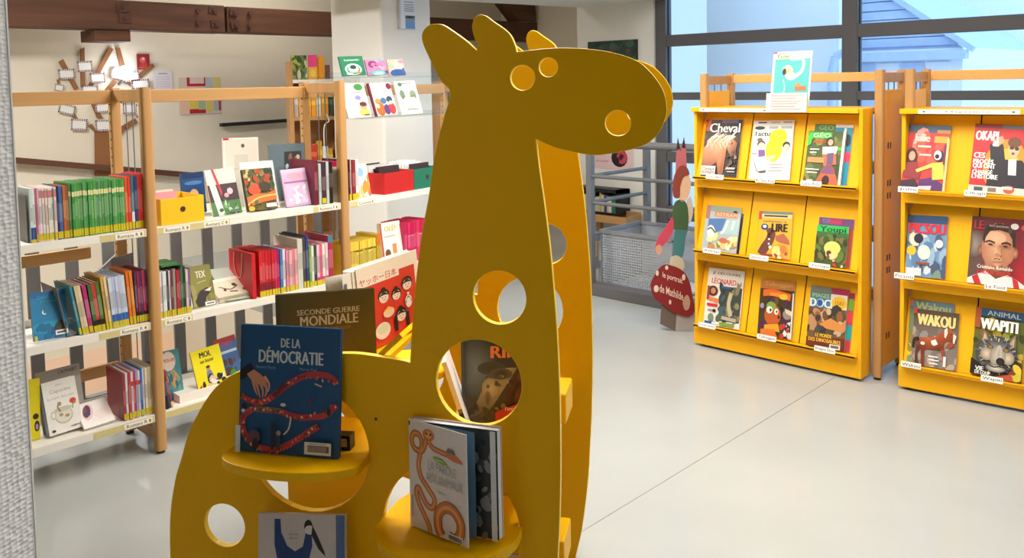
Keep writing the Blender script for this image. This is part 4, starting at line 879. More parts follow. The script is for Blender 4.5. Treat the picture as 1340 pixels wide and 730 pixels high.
DEMO += [Po([(.35, .53), (.47, .43), (.5, .44), (.39, .55)], (110, 30, 40)), St([(.55, .69), (.53, .78), (.48, .83)], .006, (206, 196, 190), .8), El(.47, .6, .028, .014, (206, 206, 200)), El(.08, .63, .03, .025, (20, 20, 34)), El(.07, .665, .02, .014, (206, 190, 200)), El(.92, .63, .02, .03, (16, 20, 40)),
         Rc(.355, .78, .385, .95, (22, 26, 44)), El(.37, .76, .02, .022, (24, 26, 44)), Rc(.415, .83, .45, .95, (40, 56, 60)), El(.43, .82, .025, .02, (150, 130, 120)), El(.19, .86, .06, .05, (90, 60, 70)), El(.2, .92, .03, .05, (26, 26, 46)), El(.73, .56, .02, .02, (90, 50, 80)), Rc(.73, .58, .74, .63, (90, 60, 90)), St([(.78, .42), (.85, .44)], .006, (196, 180, 180), .8),
         Rc(.69, .87, .95, .965, (226, 222, 214)), Rc(.72, .895, .93, .945, (110, 84, 76)), Tx('MÉDIATHÈQUE', .74, .875, .9, .89, (80, 80, 80)), Rc(.0, .78, .05, .99, (206, 214, 222))]
DEMO += [Rc(.725 + i * .0135, .9, .73 + i * .0135, .94, (200, 190, 184)) for i in range(14)]
M, w, h = gfit(-.047, 6, (312, 592), (443, 603), (335, 425))
h = settle(M, w, h, DZ1 + .001)
book('picture_book', 'large dark blue album about democracy leaning on the upper round giraffe shelf', M, w, h, .012, (16, 74, 118), DEMO)
# open white book on the lower disc: block plus cover swung towards the viewer
M, w, h = gfit(-.046, 4, (536, 687), (651.5, 708), (534, 548.5), R(-13))
h = settle(M, w, h, DZ2 + .001, .028)
bk = thing('picture_book', 'white animal book with orange snakes, slightly open on the lower round giraffe shelf', 'book', M)
tk = .016
MB().box(.004, w, .008, .008 + tk, 0.002, h - .004, lin((232, 228, 226))).build('page_block', M_MATTE, bk)
MB().box(0, w + .002, .008 + tk, .0105 + tk, 0, h, lin((206, 190, 180))).build('back_cover', M_PRINT, bk)
art_mesh('endpaper', [Rc(0, 0, 1, 1, (60, 62, 62)), Bl(70, 0, 0, 1, 1, .06, [(110, 110, 108), (36, 38, 40), (90, 84, 76), (140, 140, 140)], 31), Rc(.94, 0, 1, 1, (232, 228, 226))], w, h - .004, bk, None, .00012, .0078)
SNK = (206, 116, 44); SND = (150, 70, 24); SNL = (230, 160, 90)
def snake(pts, w_): return [St(pts, w_ * 1.18, SND, .75), St(pts, w_, SNK, .75), St(pts, w_ * .35, SNL, .75)]
PAR = [Rc(0, 0, 1, 1, (226, 214, 208))]
PAR += snake([(.33, .12), (.28, .22), (.22, .27), (.1, .26), (.05, .19), (.1, .12), (.2, .13), (.24, .2), (.2, .3), (.17, .42), (.22, .52), (.34, .6), (.44, .68), (.4, .76), (.3, .75), (.22, .68), (.16, .62), (.12, .66), (.16, .76), (.24, .84), (.33, .93), (.36, 1.0)], .026)
PAR += snake([(.33, .13), (.42, .2), (.55, .22), (.68, .23)], .022) + [Po([(.64, .21), (.74, .18), (.92, .245), (.95, .275), (.8, .275), (.66, .25)], (214, 120, 60)), Po([(.66, .21), (.7, .16), (.8, .17), (.82, .21)], (110, 120, 96)), El(.36, .1, .1, .055, SNK), El(.36, .1, .06, .035, SNL), El(.33, .09, .02, .01, (40, 30, 20)), El(.4, .09, .02, .01, (40, 30, 20))]
PAR += snake([(.56, .98), (.5, .9), (.52, .78), (.64, .71), (.78, .72), (.88, .8), (.88, .9), (.8, .97), (.7, .96)], .045)
PAR += [El(.56, .305, .12, .022, (140, 176, 50), 8), Tx('sagesse', .48, .295, .64, .315, (226, 226, 190)), Tx('LA PAROLE', .35, .33, .83, .42, (176, 172, 168), .0), Tx('AUX ANIMAUX', .31, .44, .94, .53, (176, 172, 168), .0), Tx('Éditions', .52, .57, .66, .6, (150, 146, 144)), Tx('contes', .8, .645, .92, .66, (170, 176, 170)), St([(.06, .7), (.06, .9)], .006, (150, 140, 140), .75, False), Rc(.68, .925, .93, .985, (236, 232, 226))]
PAR += [Rc(.69 + i * .013, .935, .697 + i * .013, .975, (30, 28, 28)) for i in range(18)]
ca = R(-18)
MC_ = Matrix.Translation((0, .007, 0)) @ Matrix.Rotation(ca, 4, 'Z')
wc = w * .80 / math.cos(ca) * 1.0
cv = MB().box(0, wc, -.0012, .0012, 0, h, lin((226, 214, 208))).build('front_cover', M_PRINT, bk, MC_)
art_mesh('cover_print', PAR, wc, h, cv, None, .00012, -.0013)
art_mesh('cover_lining', [Rc(0, 0, 1, 1, (130, 170, 196))], wc, h, cv).matrix_local = Matrix.Translation((wc, .0013, 0)) @ Matrix.Rotation(math.pi, 4, 'Z')
fl = MB().box(0, w * .8, 0, .0003, 0.003, h - .006, lin((120, 150, 170))).build('fly_leaf', M_MATTE, bk, Matrix.Translation((0.002, .0072, 0)) @ Matrix.Rotation(R(-7), 4, 'Z'))
# bird book on the lowest disc
M, w, h = gfit(-.10, 11, (337.5, 812), (452, 818), (347, 671.5))
h = settle(M, w, h, DZ3 + .001)
BIRD = [Rc(0, 0, 1, 1, (206, 196, 192)), Rc(.9, .0, 1, 1, (84, 110, 156)), Po([(.19, .05), (.26, .05), (.27, .18), (.34, .31), (.43, .36), (.52, .31), (.56, .15), (.62, .16), (.63, .3), (.57, .5), (.62, .8), (.5, .95), (.3, .9), (.26, .6), (.19, .3)], (28, 62, 120)), El(.585, .12, .05, .07, (26, 24, 30)), El(.6, .15, .06, .045, (226, 220, 210)), Po([(.63, .1), (.7, .22), (.77, .36), (.78, .4), (.7, .33), (.62, .2)], (40, 36, 42)), Bl(10, .28, .45, .6, .9, .06, [(20, 46, 96), (40, 80, 140)], 6), Tx('oiseau bleu', .36, .18, .47, .2, (120, 120, 124)), Tx('Album', .37, .22, .46, .24, (120, 120, 124))]
BIRD = [(('p', [(x, y * .62) for x, y in a[1]], a[2]) if a[0] == 'p' else ('t', a[1], (a[2][0], a[2][1] * .62, a[2][2], a[2][3] * .62), a[3], a[4])) for q_ in BIRD for a in (q_ if isinstance(q_, list) else [q_])]
BIRD = [Rc(0, 0, 1, 1, (206, 196, 192)), Rc(.9, 0, 1, 1, (84, 110, 156))] + BIRD[2:]
book('picture_book', 'white book with a blue long necked bird at the lower picture edge', M, w, h, .012, (214, 206, 202), BIRD, spine=(206, 200, 196))
# books standing in the giraffe's back
SG = [Rc(0, 0, 1, 1, (92, 80, 34)), Rc(0, 0, .05, 1, (76, 66, 28)), Tx('SECONDE GUERRE', .21, .2, .84, .265, (206, 196, 170), .022), Tx('MONDIALE', .24, .28, .82, .40, (206, 196, 170), .022), Tx('L\'histoire d\'un conflit mondial', .34, .425, .74, .45, (150, 130, 70)), St([(.34, .46), (.74, .46)], .002, (150, 130, 70), 1, False)]
M, w, h = gtop(.09, 6, (360, 386.5), (489.8, 377), zt + .001)
book('picture_book', 'dark olive history album about the second world war standing in the giraffe back', M, w, h, .022, (88, 76, 32), SG)
JP = [Rc(0, 0, 1, 1, (238, 226, 206)), Rc(.0, .17, .93, 1, (214, 52, 34)), Rc(.0, .12, .66, .24, (240, 228, 210)), Tx('ヤッホー日本', .03, .135, .62, .225, (196, 60, 50), .01)]
def face(x, y, r, hair, sk=(240, 220, 200), bun=True, col=(26, 22, 24)):
    a = [El(x, y - r * .25, r * 1.1, r * .95, col), El(x, y, r * .9, r * .8, sk), Po([(x - r, y - r * .2), (x, y - r * .9), (x + r, y - r * .2), (x, y - r * .35)], col), El(x - r * .3, y, r * .1, r * .07, col), El(x + r * .3, y, r * .1, r * .07, col), St([(x - r * .2, y + r * .38), (x + r * .2, y + r * .38)], r * .05, (190, 60, 60), 1, False)]
    if bun: a.append(El(x, y - r * 1.15, r * .4, r * .3, col))
    return a
JP += face(.38, .44, .085, 1) + face(.58, .47, .075, 1) + face(.77, .39, .085, 1, bun=False) + face(.62, .74, .085, 1) + [Rc(.5, .72, .55, .9, (26, 22, 24)), Rc(.7, .72, .75, .9, (26, 22, 24)), El(.42, .635, .09, .06, (236, 206, 170)), Po([(.32, .62), (.42, .56), (.5, .62), (.4, .6)], (240, 190, 70)), El(.76, .6, .06, .08, (236, 220, 210)), Po([(.7, .6), (.76, .53), (.82, .6), (.76, .66)], (90, 100, 120)), El(.76, .605, .04, .05, (240, 230, 220)), El(.3, .82, .12, .1, (240, 220, 200)), El(.3, .8, .09, .06, (214, 220, 190)), El(.76, .5, .02, .015, (245, 240, 230)), St([(.4, .97), (.9, .93)], .004, (180, 40, 30), 1, False)]
M, w, h = gtop(.29, 5, (465, 353), (544.5, 326), zt + .001)

bk = thing('picture_book', 'red and white japanese children book fanned open behind the olive album', 'book', M)
MB().box(0, w, 0, .0025, 0, h, lin((238, 228, 210))).build('front_cover', M_PRINT, bk)
art_mesh('cover_print', JP, w, h, bk)
MB().box(-.012, w - .004, .004, .030, .004, h - .004, lin((236, 230, 218))).build('page_block', M_MATTE, bk)
for k in range(7):
    MB().box(-.05 - .002 * k, 0, 0, .0006, .004 + .001 * k, h - .004 - .001 * k, lin((240, 234, 222))).build('loose_page', M_MATTE, bk, Matrix.Translation((0, .006 + k * .004, 0)) @ Matrix.Rotation(R(-3 - k * 5), 4, 'Z'))
MB().box(-.012, w, .031, .034, 0, h, lin((232, 224, 206))).build('back_cover', M_PRINT, bk)
MB().add([(-.046, -.0045, h - .075), (-.026, -.0026, h - .075), (-.026, -.0026, h - .03), (-.046, -.0045, h - .03)], [(0, 1, 2, 3)], lin((90, 96, 110))).build('shelf_sticker', M_PRINT, bk, Matrix.Translation((0, .011, 0)))
# books inside the chest hole
RIN = [Gq([(0, 0), (1, 0), (1, 1), (0, 1)], [(60, 70, 78), (44, 46, 50), (50, 34, 30), (70, 60, 44)]), Gd(.2, .3, .3, .3, (110, 124, 132), (58, 68, 76)), Gq([(.1, .8), (.3, .5), (.62, .3), (.78, .3), (.6, .5), (.4, .72)], [(96, 86, 64), (150, 136, 104), (176, 160, 120), (130, 116, 96), (150, 136, 100), (110, 96, 70)]), Gd(.4, .5, .12, .1, (190, 176, 136), (150, 136, 104)), Gd(.42, .3, .2, .07, (60, 58, 58), (64, 70, 74)), Gd(.55, .36, .16, .06, (50, 48, 50), (90, 84, 74)),
       Gq([(.55, .8), (.66, .5), (.82, .33), (.95, .4), (1, .6), (1, 1), (.6, 1)], [(56, 26, 24), (76, 30, 28), (50, 30, 30), (96, 40, 34), (70, 26, 24), (40, 20, 20), (60, 40, 26)]), Gd(.82, .4, .08, .06, (110, 60, 50), (60, 32, 32)), Gd(.75, .56, .07, .1, (120, 44, 38), (70, 28, 26)), St([(.8, .45), (.7, .62), (.72, .9)], .02, (36, 18, 18), .7), St([(.88, .5), (.9, .8), (.84, 1)], .025, (110, 56, 40), .7), Gd(.36, .62, .05, .09, (70, 66, 60), (130, 116, 88)), Bl(40, .04, .68, .6, 1, .035, [(90, 74, 50), (46, 42, 36), (120, 100, 66), (70, 58, 40)], 41), Bl(12, .3, .36, .7, .5, .025, [(96, 90, 76), (60, 58, 56), (170, 156, 120)], 43),
       Po([(.46, .74), (1, .6), (1, .71), (.46, .84)], (176, 34, 34)), Tx('l\'intégrale', .6, .69, .9, .74, (226, 190, 180)), Tx('RIN', .42, .07, .82, .19, (226, 130, 70), .05), Rc(0, 0, .05, 1, (60, 70, 80))]
M, w, h = gtop(.30, 5, (603, 444), (697, 442), zs + .001)

book('picture_book', 'dark adventure book with orange title letters inside the giraffe chest hole', M, w, h, .02, (58, 64, 72), RIN)
e = MGI @ Vector((gl(610, 556, .2)[0], .2, zs + .001))
sb = spine_book('picture_book', 'thin white and black book leaning left inside the giraffe chest hole', TR(e.x + .012 * GS.x, e.y + .012 * GS.y, zs + .001, GYAW + R(15), 0, R(-17)), .012, .24, .16, (236, 232, 226), [(.0, .42, (26, 26, 28)), (.42, .47, (150, 120, 70))], None)
# book on the upper disc behind the blue album (its foot shows at the right)
s, z = gl(455, 545, .02)
o = MB().box(0, .16, 0, .03, 0, .035, lin((24, 24, 26))).build('picture_book', M_PRINT, None, MGI @ TR(s - .15, .005, DZ1 + .001)); tag(o, 'black edged book lying behind the blue album on the round shelf', 'book')
MB().box(.11, .152, -.0006, -.0001, .008, .028, lin((226, 190, 120))).build('spine_label', M_PRINT, o)

# ================================================================== YELLOW MAGAZINE RACKS
XR = 4.05
LIPZ = [(onx(905, 229.5, XR - .02).z + onx(1124, 246, XR - .02).z) / 2, (onx(904, 326, XR - .02).z + onx(1125.5, 355, XR - .02).z) / 2, (onx(906.4, 422, XR - .02).z + onx(1125.5, 467.4, XR - .02).z) / 2]
TOPZ = (onx(906.4, 138.6, XR).z + onx(1125.5, 144.6, XR).z) / 2
LEAN = R(15)
yl1, yr1 = onx(908, 450, XR).y, onx(1126.6, 499, XR).y
RW = yl1 - yr1
def rack(label, M, post_r, post_l):
    t = thing('magazine_rack', label, 'magazine rack', M)
    MB().box(0, .018, .012, .12, .014, TOPZ - .02).build('side_panel', M_RACK, t, None, .002)
    MB().box(RW - .018, RW, .0, .12, .014, TOPZ).build('side_panel', M_RACK, t, None, .002)
    MB().box(-.004, RW - .018, -.012, .33, TOPZ - .022, TOPZ).build('top_board', M_RACK, t, None, .002)
    MB().box(.0, RW - .018, .0, .018, .014, LIPZ[2] - .012).build('plinth', M_RACK, t, None, .002)
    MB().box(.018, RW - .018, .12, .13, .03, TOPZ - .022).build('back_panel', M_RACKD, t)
    for k, z in enumerate(LIPZ):
        up = (TOPZ - .03) if k == 0 else LIPZ[k - 1] - .07
        if k < 2: MB().box(.018, RW - .018, .012, .03, z - .062, z - .012).build('fascia', M_RACK, t, None, .002)
        fw = (RW - .036) / 3
        for j in range(3):
            x0 = .018 + j * fw + .003; x1 = x0 + fw - .006
            ln = (up - z) / math.cos(LEAN)
            f = MB().box(0, x1 - x0, 0, .008, 0, ln).build('flap', M_RACK, t, TR(x0, .002, z, 0, LEAN), .001)
            MB().box(-.004, x1 - x0 + .004, -.034, .004, -.012, -.002).box(-.004, x1 - x0 + .004, -.034, -.031, -.014, .004).build('lip', M_RACK, f, Matrix.Rotation(LEAN, 4, 'X'), .001)
    for x in (post_l, post_r):
        MB().rpost(x - .021, x + .021, .08, .115, .012, 1.475, .011).build('post', M_BEECH, t)
        MB().rpost(x - .021, x + .021, .36, .395, .012, 1.475, .011).build('post', M_BEECH, t)
        MB().box(x - .012, x + .012, .115, .36, 1.415, 1.462).build('crossbar', M_BEECH, t, None, .003)
        MB().box(x - .010, x + .010, .13, .345, .05, 1.38).build('end_panel', M_RACK, t, None, .002)
        sl = MB()
        for z in (.18, .5, .56, .86, .92, 1.1):
            for y in (.17, .20): sl.box(x - .0107, x + .0107, y, y + .014, z, z + .03)
        sl.build('slots', M_BLACK, t)['kind'] = 'stuff'
        for y in (.0975, .3775): MB().tube((x, y, 0), (x, y, .014), .016).build('foot', M_BLACK, t)
        for y in (.2, .27): MB().tube((x, y, 1.38), (x, y, 1.415), .003).build('tie_wire', M_STEEL, t)
    MB().box(post_l + .021, post_r - .021, .365, .388, 1.42, 1.467).build('top_rail', M_PINE, t, None, .003)
    MB().box(.02, RW - .02, .13, .36, 1.262, 1.268).build('inner_shelf', M_RACK, t)
    for x in (.04, RW - .05): MB().tube((x, .05, 0), (x, .05, .0145), .018).build('foot', M_BLACK, t)
    return t
M1 = TR(XR, yl1, 0, R(-90))
pr1 = yl1 - onx(1148, 300, XR + .08).y; pl1 = yl1 - onx(919.5, 110, XR + .08).y
K1 = rack('yellow magazine rack on beech frame with nine flaps, complete in view', M1, pr1, pl1)
a, b = onz(1176, 500.5, .03), onz(1340, 531.7, .03)
YAW2 = math.atan2((b - a).y, (b - a).x)
M2 = TR(a.x, a.y, 0, YAW2) @ Matrix.Translation((-.002, 0, 0))
K2 = rack('yellow magazine rack cut by the right picture edge', M2, pr1, pl1)
def notice(unit, x0, x1, z0, z1, y, rows, seed, c=(240, 234, 222)):
    rd = random.Random(seed); a = [Rc(0, 0, 1, 1, c)]
    for k in range(rows):
        v = (k + .35) / rows; a.append(Rc(.12, v, .12 + rd.uniform(.6, .76), v + .35 / rows, (120, 110, 104)))
    q = art_mesh('paper_strip', a, x1 - x0, z1 - z0, unit, M_MATTE); q.matrix_local = Matrix.Translation((x0, y, z0)); return q
for unit in (K1, K2):
    q = art_mesh('paper_strip', [Rc(0, 0, 1, 1, (240, 236, 226)), Tx('<<   Magazines   >>', .06, .3, .94, .75, (150, 140, 136)), Po([(.04, .5), (.07, .25), (.07, .75)], (90, 84, 80)), Po([(.96, .5), (.93, .25), (.93, .75)], (90, 84, 80))], .40, .020, unit, M_MATTE)
    q.matrix_local = Matrix.Translation((.05 if unit is K1 else .075, -.0125, TOPZ - .0215))
W_, K_ = (250, 250, 246), (24, 22, 24)
def mag(unit_M, tier, lab, bl, br, tl, art, back=0, yaw=R(-90), t=.004):
    p = unit_M @ Vector((.4, .002 - .0105 + back * .0052, LIPZ[tier]))
    M, w, h = fit(p, yaw, LEAN, bl, br, tl, False)
    base = LIPZ[tier] + .0016
    rd = [M @ Vector((0, 0, 0)), M @ Vector((w, 0, 0))]
    lo = min(q.z for q in rd); ax_ = M.col[2].xyz
    M.translation = M.translation + ax_ * ((base - lo) / ax_.z)
    return magazine('magazine', lab, M, w, h - (base - lo), art, 'magazines on the yellow racks', t)
def tab(unit, unit_M, tier, px, py, txt, wd=.105):
    q = unit_M.inverted() @ onplane(px, py, unit_M @ Vector((0, -.034, 0)), (unit_M.to_3x3() @ Vector((0, -1, 0))))
    o = art_mesh('title_tab', [Rc(0, 0, 1, 1, (248, 244, 236)), Tx(txt, .06, .22, .94, .8, (50, 44, 40), .01)], wd, .026, unit, M_MATTE)
    o.matrix_local = Matrix.Translation((q.x - wd / 2, -.036, LIPZ[tier] - .008)) @ Matrix.Rotation(R(-14), 4, 'X')
SKIN, SK2 = (226, 170, 130), (240, 200, 170)
CHEV = [Gq([(0, 0), (1, 0), (1, 1), (0, 1)], [(70, 52, 46), (34, 28, 30), (30, 24, 22), (56, 40, 32)]), Rc(.0, 0, .14, .2, (190, 90, 60)), Rc(.45, .0, .9, .06, (110, 90, 140)), Bl(18, 0, .18, 1, .5, .1, [(70, 60, 50), (40, 34, 34), (84, 76, 64)], 2), Gq([(.0, .8), (.02, .5), (.2, .36), (.45, .34), (.5, .6), (.42, .75), (.2, .85)], [(150, 90, 56), (206, 140, 100), (226, 170, 124), (236, 186, 140), (196, 126, 84), (170, 100, 62), (140, 80, 50)]),
        Gq([(.45, .34), (.6, .32), (.66, .45), (.62, .95), (.5, 1), (.42, .75), (.5, .6)], [(236, 190, 146), (226, 160, 110), (196, 120, 74), (150, 84, 46), (140, 76, 42), (186, 110, 66), (206, 136, 92)]), Gq([(.6, .36), (.76, .3), (.93, .42), (.9, .6), (.78, .66), (.66, .5)], [(226, 170, 120), (190, 126, 84), (150, 92, 60), (100, 60, 44), (110, 66, 46), (186, 116, 76)]),
        Gd(.78, .42, .03, .022, (30, 20, 18), (120, 76, 54)), Gd(.86, .58, .06, .05, (70, 44, 36), (120, 74, 52))]
for k_ in range(26):
    q_ = random.Random(k_); x0_ = q_.uniform(.12, .8); y0_ = q_.uniform(.22, .3)
    CHEV.append(St([(x0_ + .1, y0_), (x0_, y0_ + .05), (x0_ - .1, y0_ + q_.uniform(.06, .16)), (x0_ - .1 + q_.uniform(-.05, .1), y0_ + q_.uniform(.18, .26))], .009, q_.choice([(240, 232, 214), (226, 210, 184), (206, 184, 154), (246, 240, 228)]), .75, True, True))
CHEV += [Bl(10, .66, .62, .96, .9, .05, [(150, 126, 100), (50, 38, 34), (96, 76, 58)], 8), Tx('Cheval', .15, .07, .97, .23, W_, .03), Rc(.02, .82, .42, .98, (226, 214, 206)), Tx('Chevaux', .04, .84, .4, .9, (60, 50, 50)), Tx('sauvages', .04, .91, .4, .97, (60, 50, 50)), Rc(.72, .84, .95, .87, (220, 210, 200)), Rc(.74, .9, .95, .92, (190, 180, 170))]
mag(M1, 0, 'horse magazine with pale maned horse on dark cover, top row of rack', (916.6, 228), (963.9, 230), (924.9, 156.6), CHEV)
ACTU = [Rc(0, 0, 1, 1, (236, 238, 234)), Rc(0, 0, 1, .09, (226, 226, 228)), Rc(.12, .025, .33, .045, K_), Rc(.45, .02, .66, .05, (190, 190, 190)), Rc(.74, .02, .95, .05, (170, 176, 180)), El(.17, .125, .13, .03, (60, 66, 66)), Rc(.4, .1, .62, .14, (180, 190, 190)), Rc(.7, .1, .96, .14, (180, 190, 190)), Rc(0, .17, 1, .4, (206, 226, 222)), Tx('1actu', .08, .185, .44, .265, (40, 44, 30), .03), El(.64, .3, .22, .15, (246, 232, 20)), El(.56, .5, .2, .2, (246, 232, 20)), El(.72, .3, .14, .15, (246, 232, 20)),
        El(.24, .4, .1, .06, (60, 40, 34)), El(.25, .43, .085, .06, (240, 206, 180)), El(.2, .33, .07, .035, (120, 100, 90)), Po([(.18, .5), (.34, .5), (.36, .6), (.2, .62)], (130, 90, 160)), Po([(.34, .62), (.62, .58), (.6, .64), (.4, .68)], (240, 206, 170)), St([(.1, .7), (.2, .86), (.34, .88)], .008, (120, 110, 100)), Po([(.24, .86), (.42, .84), (.4, .88), (.26, .89)], (90, 76, 66)), El(.86, .42, .09, .06, (60, 46, 40)), El(.87, .45, .07, .05, (236, 200, 176)), Rc(.78, .52, .9, .58, (190, 206, 190)), Rc(.02, .55, .16, .57, (160, 176, 190)), Rc(.46, .73, .82, .75, (190, 186, 190)), Rc(.5, .78, .86, .8, (190, 186, 190)), Rc(.46, .83, .8, .85, (190, 186, 190))]
mag(M1, 0, 'white news magazine with large yellow hand shape, top row of rack', (979.6, 233.7), (1033, 235.2), (992.6, 158), ACTU)
CELB = [Rc(0, 0, 1, 1, (30, 140, 170)), Rc(0, 0, .55, .2, (70, 110, 50)), Tx('GEO', .12, .02, .5, .1, (130, 170, 90), .03), Rc(.55, 0, 1, .05, (214, 210, 206)), El(.9, .26, .08, .1, (30, 50, 66)), Rc(.84, .45, 1, .62, (226, 50, 100)), Rc(.78, .06, .84, 1, (236, 236, 230))]
mag(M1, 0, 'teal magazine half hidden behind the cello girl magazine', (1058, 233.5), (1108.5, 237), (1066.7, 162), CELB, back=1)
CELLO = [Rc(0, 0, 1, 1, (78, 96, 48)), Bl(26, 0, .1, 1, 1, .12, [(60, 80, 40), (110, 120, 60), (90, 70, 44), (130, 140, 70)], 17), Rc(.02, .02, .64, .14, (60, 200, 70)), Po([(0, .1), (.12, .04), (.1, .25), (0, .3)], (70, 210, 80)), Tx('GÉO', .14, .02, .6, .12, (210, 236, 190), .04), Tx('ADO', .16, .16, .5, .23, (220, 80, 40), .05), Rc(.66, .3, 1, .36, (90, 190, 50)), El(.6, .2, .11, .09, (60, 36, 30)), El(.62, .21, .07, .06, (230, 180, 150)), Po([(.42, .3), (.82, .28), (.8, .42), (.44, .44)], (236, 226, 224)), Po([(.44, .44), (.8, .42), (.84, .62), (.5, .66)], (214, 110, 80)), Po([(.56, .42), (.74, .4), (.74, .62), (.58, .64)], (110, 90, 120)), El(.64, .8, .2, .17, (150, 80, 90)), El(.63, .78, .12, .13, (130, 80, 120)), Po([(.3, 1), (.45, .8), (.84, .8), (.96, 1)], (196, 100, 70)), El(.6, .93, .1, .1, (60, 30, 24)), Rc(.06, .5, .5, .6, (232, 150, 90)), Rc(.1, .34, .34, .36, W_), Rc(.1, .4, .28, .42, W_), Rc(.04, .72, .4, .74, W_), Rc(.08, .78, .36, .8, W_), Rc(.1, .92, .26, .97, (200, 196, 190)), Rc(.93, 0, 1, 1, (226, 226, 220))]
mag(M1, 0, 'green magazine with girl playing a cello, top row right', (1051, 236.4), (1100.3, 239.8), (1056.4, 171), CELLO)
ASTR = [Rc(0, 0, 1, 1, (176, 190, 196)), Rc(0, 0, 1, .13, (150, 164, 146)), Rc(0, 0, .12, .3, (176, 120, 120)), Rc(.26, .13, .92, .24, (214, 140, 100)), Tx('ASTRAPI', .3, .15, .9, .22, (236, 206, 180), .02), Po([(.1, .3), (.6, .26), (.66, .5), (.3, .6), (.1, .5)], (86, 126, 180)), Po([(.6, .3), (.98, .26), (.98, .6), (.5, .6)], (176, 206, 206)), St([(.66, .3), (.6, .5), (.5, .6)], .03, (226, 236, 226)), St([(.84, .3), (.8, .5)], .03, (236, 240, 226)), El(.22, .6, .12, .17, (240, 238, 226), -20), St([(.1, .55), (.2, .5), (.34, .6)], .015, (40, 46, 60)), Bl(26, .15, .68, .98, .96, .09, [(236, 226, 150), (226, 206, 140), (200, 140, 90), (130, 140, 90), (236, 236, 206)], 19), El(.6, .75, .12, .06, (206, 110, 80)), El(.85, .1, .06, .02, K_)]
mag(M1, 1, 'black magazine mostly hidden behind the pale tent cover magazine', (924, 326), (967, 331.5), (930, 275.5), [Rc(0, 0, 1, 1, (36, 30, 30)), Rc(.8, 0, 1, .1, (60, 90, 50))], back=1)
mag(M1, 1, 'pale blue magazine with tents and camping scene, second row left', (918, 326), (963, 332), (922.8, 267.8), ASTR)
LIRE = [Rc(0, 0, 1, 1, (240, 178, 40)), Rc(0, 0, 1, .06, (120, 140, 130)), Rc(.04, .06, .98, .14, (226, 206, 150)), Rc(.16, .08, .86, .115, (60, 50, 50)), Rc(0, 0, .09, .18, (206, 60, 60)), Tx('J\'APPRENDS À', .14, .19, .84, .25, (90, 60, 110), .02), El(.2, .34, .11, .07, (40, 60, 110)), El(.2, .33, .06, .035, (200, 220, 236)), El(.36, .42, .1, .05, (46, 60, 110)), St([(.3, .5), (.42, .48), (.36, .65), (.22, .82), (.14, .95)], .12, (110, 60, 50)), El(.36, .6, .03, .02, W_), El(.36, .7, .03, .02, W_), Po([(.55, .52), (.78, .46), (.95, .6), (.98, .7), (.7, .66), (.56, .62)], (176, 96, 70)), El(.7, .85, .26, .16, (236, 150, 50)), El(.6, .86, .14, .13, (244, 214, 120)), El(.8, .8, .1, .09, (230, 120, 60)), Bl(8, .4, .75, .9, 1, .06, [(150, 80, 50), (240, 230, 200), (226, 160, 90)], 23), Rc(.16, .92, .5, .97, (150, 60, 40)), Tx('LIRE', .42, .26, .88, .43, K_, .05)]
mag(M1, 1, 'orange yellow reading magazine with brown tree creature, second row middle', (989, 337), (1033, 340.5), (994, 276), LIRE)
mag(M1, 1, 'purple topped magazine behind the green jungle magazine', (1066, 345), (1112, 350.5), (1068.8, 283.5), [Rc(0, 0, 1, 1, (150, 60, 40)), Rc(0, 0, 1, .2, (110, 70, 120)), Rc(.3, .02, .66, .12, (190, 50, 100)), Tx('YOUPI', .1, .02, .3, .12, (120, 130, 170))], back=1)
JUN = [Rc(0, 0, 1, 1, (70, 96, 40)), Rc(0, 0, 1, .2, (40, 190, 90)), Rc(0, .16, 1, .24, (50, 110, 60)), Tx('Youpi', .1, .02, .92, .2, (30, 60, 34), .03), Bl(30, 0, .24, 1, 1, .13, [(60, 84, 36), (96, 120, 50), (120, 110, 60), (50, 60, 36)], 27), El(.55, .55, .26, .17, (236, 226, 110)), El(.55, .68, .2, .15, (226, 210, 110)), El(.46, .68, .08, .07, (96, 56, 36)), El(.56, .74, .1, .06, (226, 206, 170)), El(.45, .78, .05, .06, (130, 80, 46)), Bl(6, .5, .85, 1, 1, .05, [(200, 60, 50), (236, 220, 190)], 2)]
mag(M1, 1, 'green jungle magazine with animal in bright clearing, second row right', (1064.7, 345), (1106, 349.8), (1068, 293.5), JUN)
LEO = [Rc(0, 0, 1, 1, (234, 226, 216)), Tx('JE DÉCOUVRE', .12, .05, .9, .12, (110, 50, 60), .02), Tx('LÉONARD', .12, .15, .8, .27, (206, 50, 60), .02), Tx('de V.', .82, .2, .97, .27, (110, 90, 60), .02), Rc(.4, .3, .98, .9, (60, 70, 60)), Bl(30, .42, .32, .96, .88, .1, [(80, 100, 80), (50, 60, 66), (140, 130, 100), (70, 90, 90), (110, 100, 70)], 33), St([(.7, .4), (.66, .6), (.75, .8)], .05, (190, 176, 140)), St([(.5, .84), (.9, .86)], .03, (180, 170, 150)), Rc(.42, .3, .7, .34, (60, 90, 130)), El(.19, .4, .14, .09, (70, 40, 26)), El(.2, .4, .07, .055, (190, 130, 80)), Po([(.03, .5), (.38, .53), (.36, .6), (.03, .56)], (226, 120, 60)), Rc(.06, .62, .36, .67, (206, 40, 40)), Rc(.1, .72, .3, .75, (160, 150, 140)), El(.28, .74, .05, .03, K_), El(.2, .86, .08, .07, (110, 140, 110)), Rc(.04, .93, .34, 1, (40, 90, 150)), Rc(.25, .94, .42, .97, W_), Rc(.46, .92, .86, .98, (120, 156, 60)), Rc(.03, .32, .1, .55, (150, 50, 60))]
mag(M1, 2, 'white painter magazine with red handwritten title, bottom row left of rack', (920, 424), (967, 432), (928.3, 349.6), LEO)
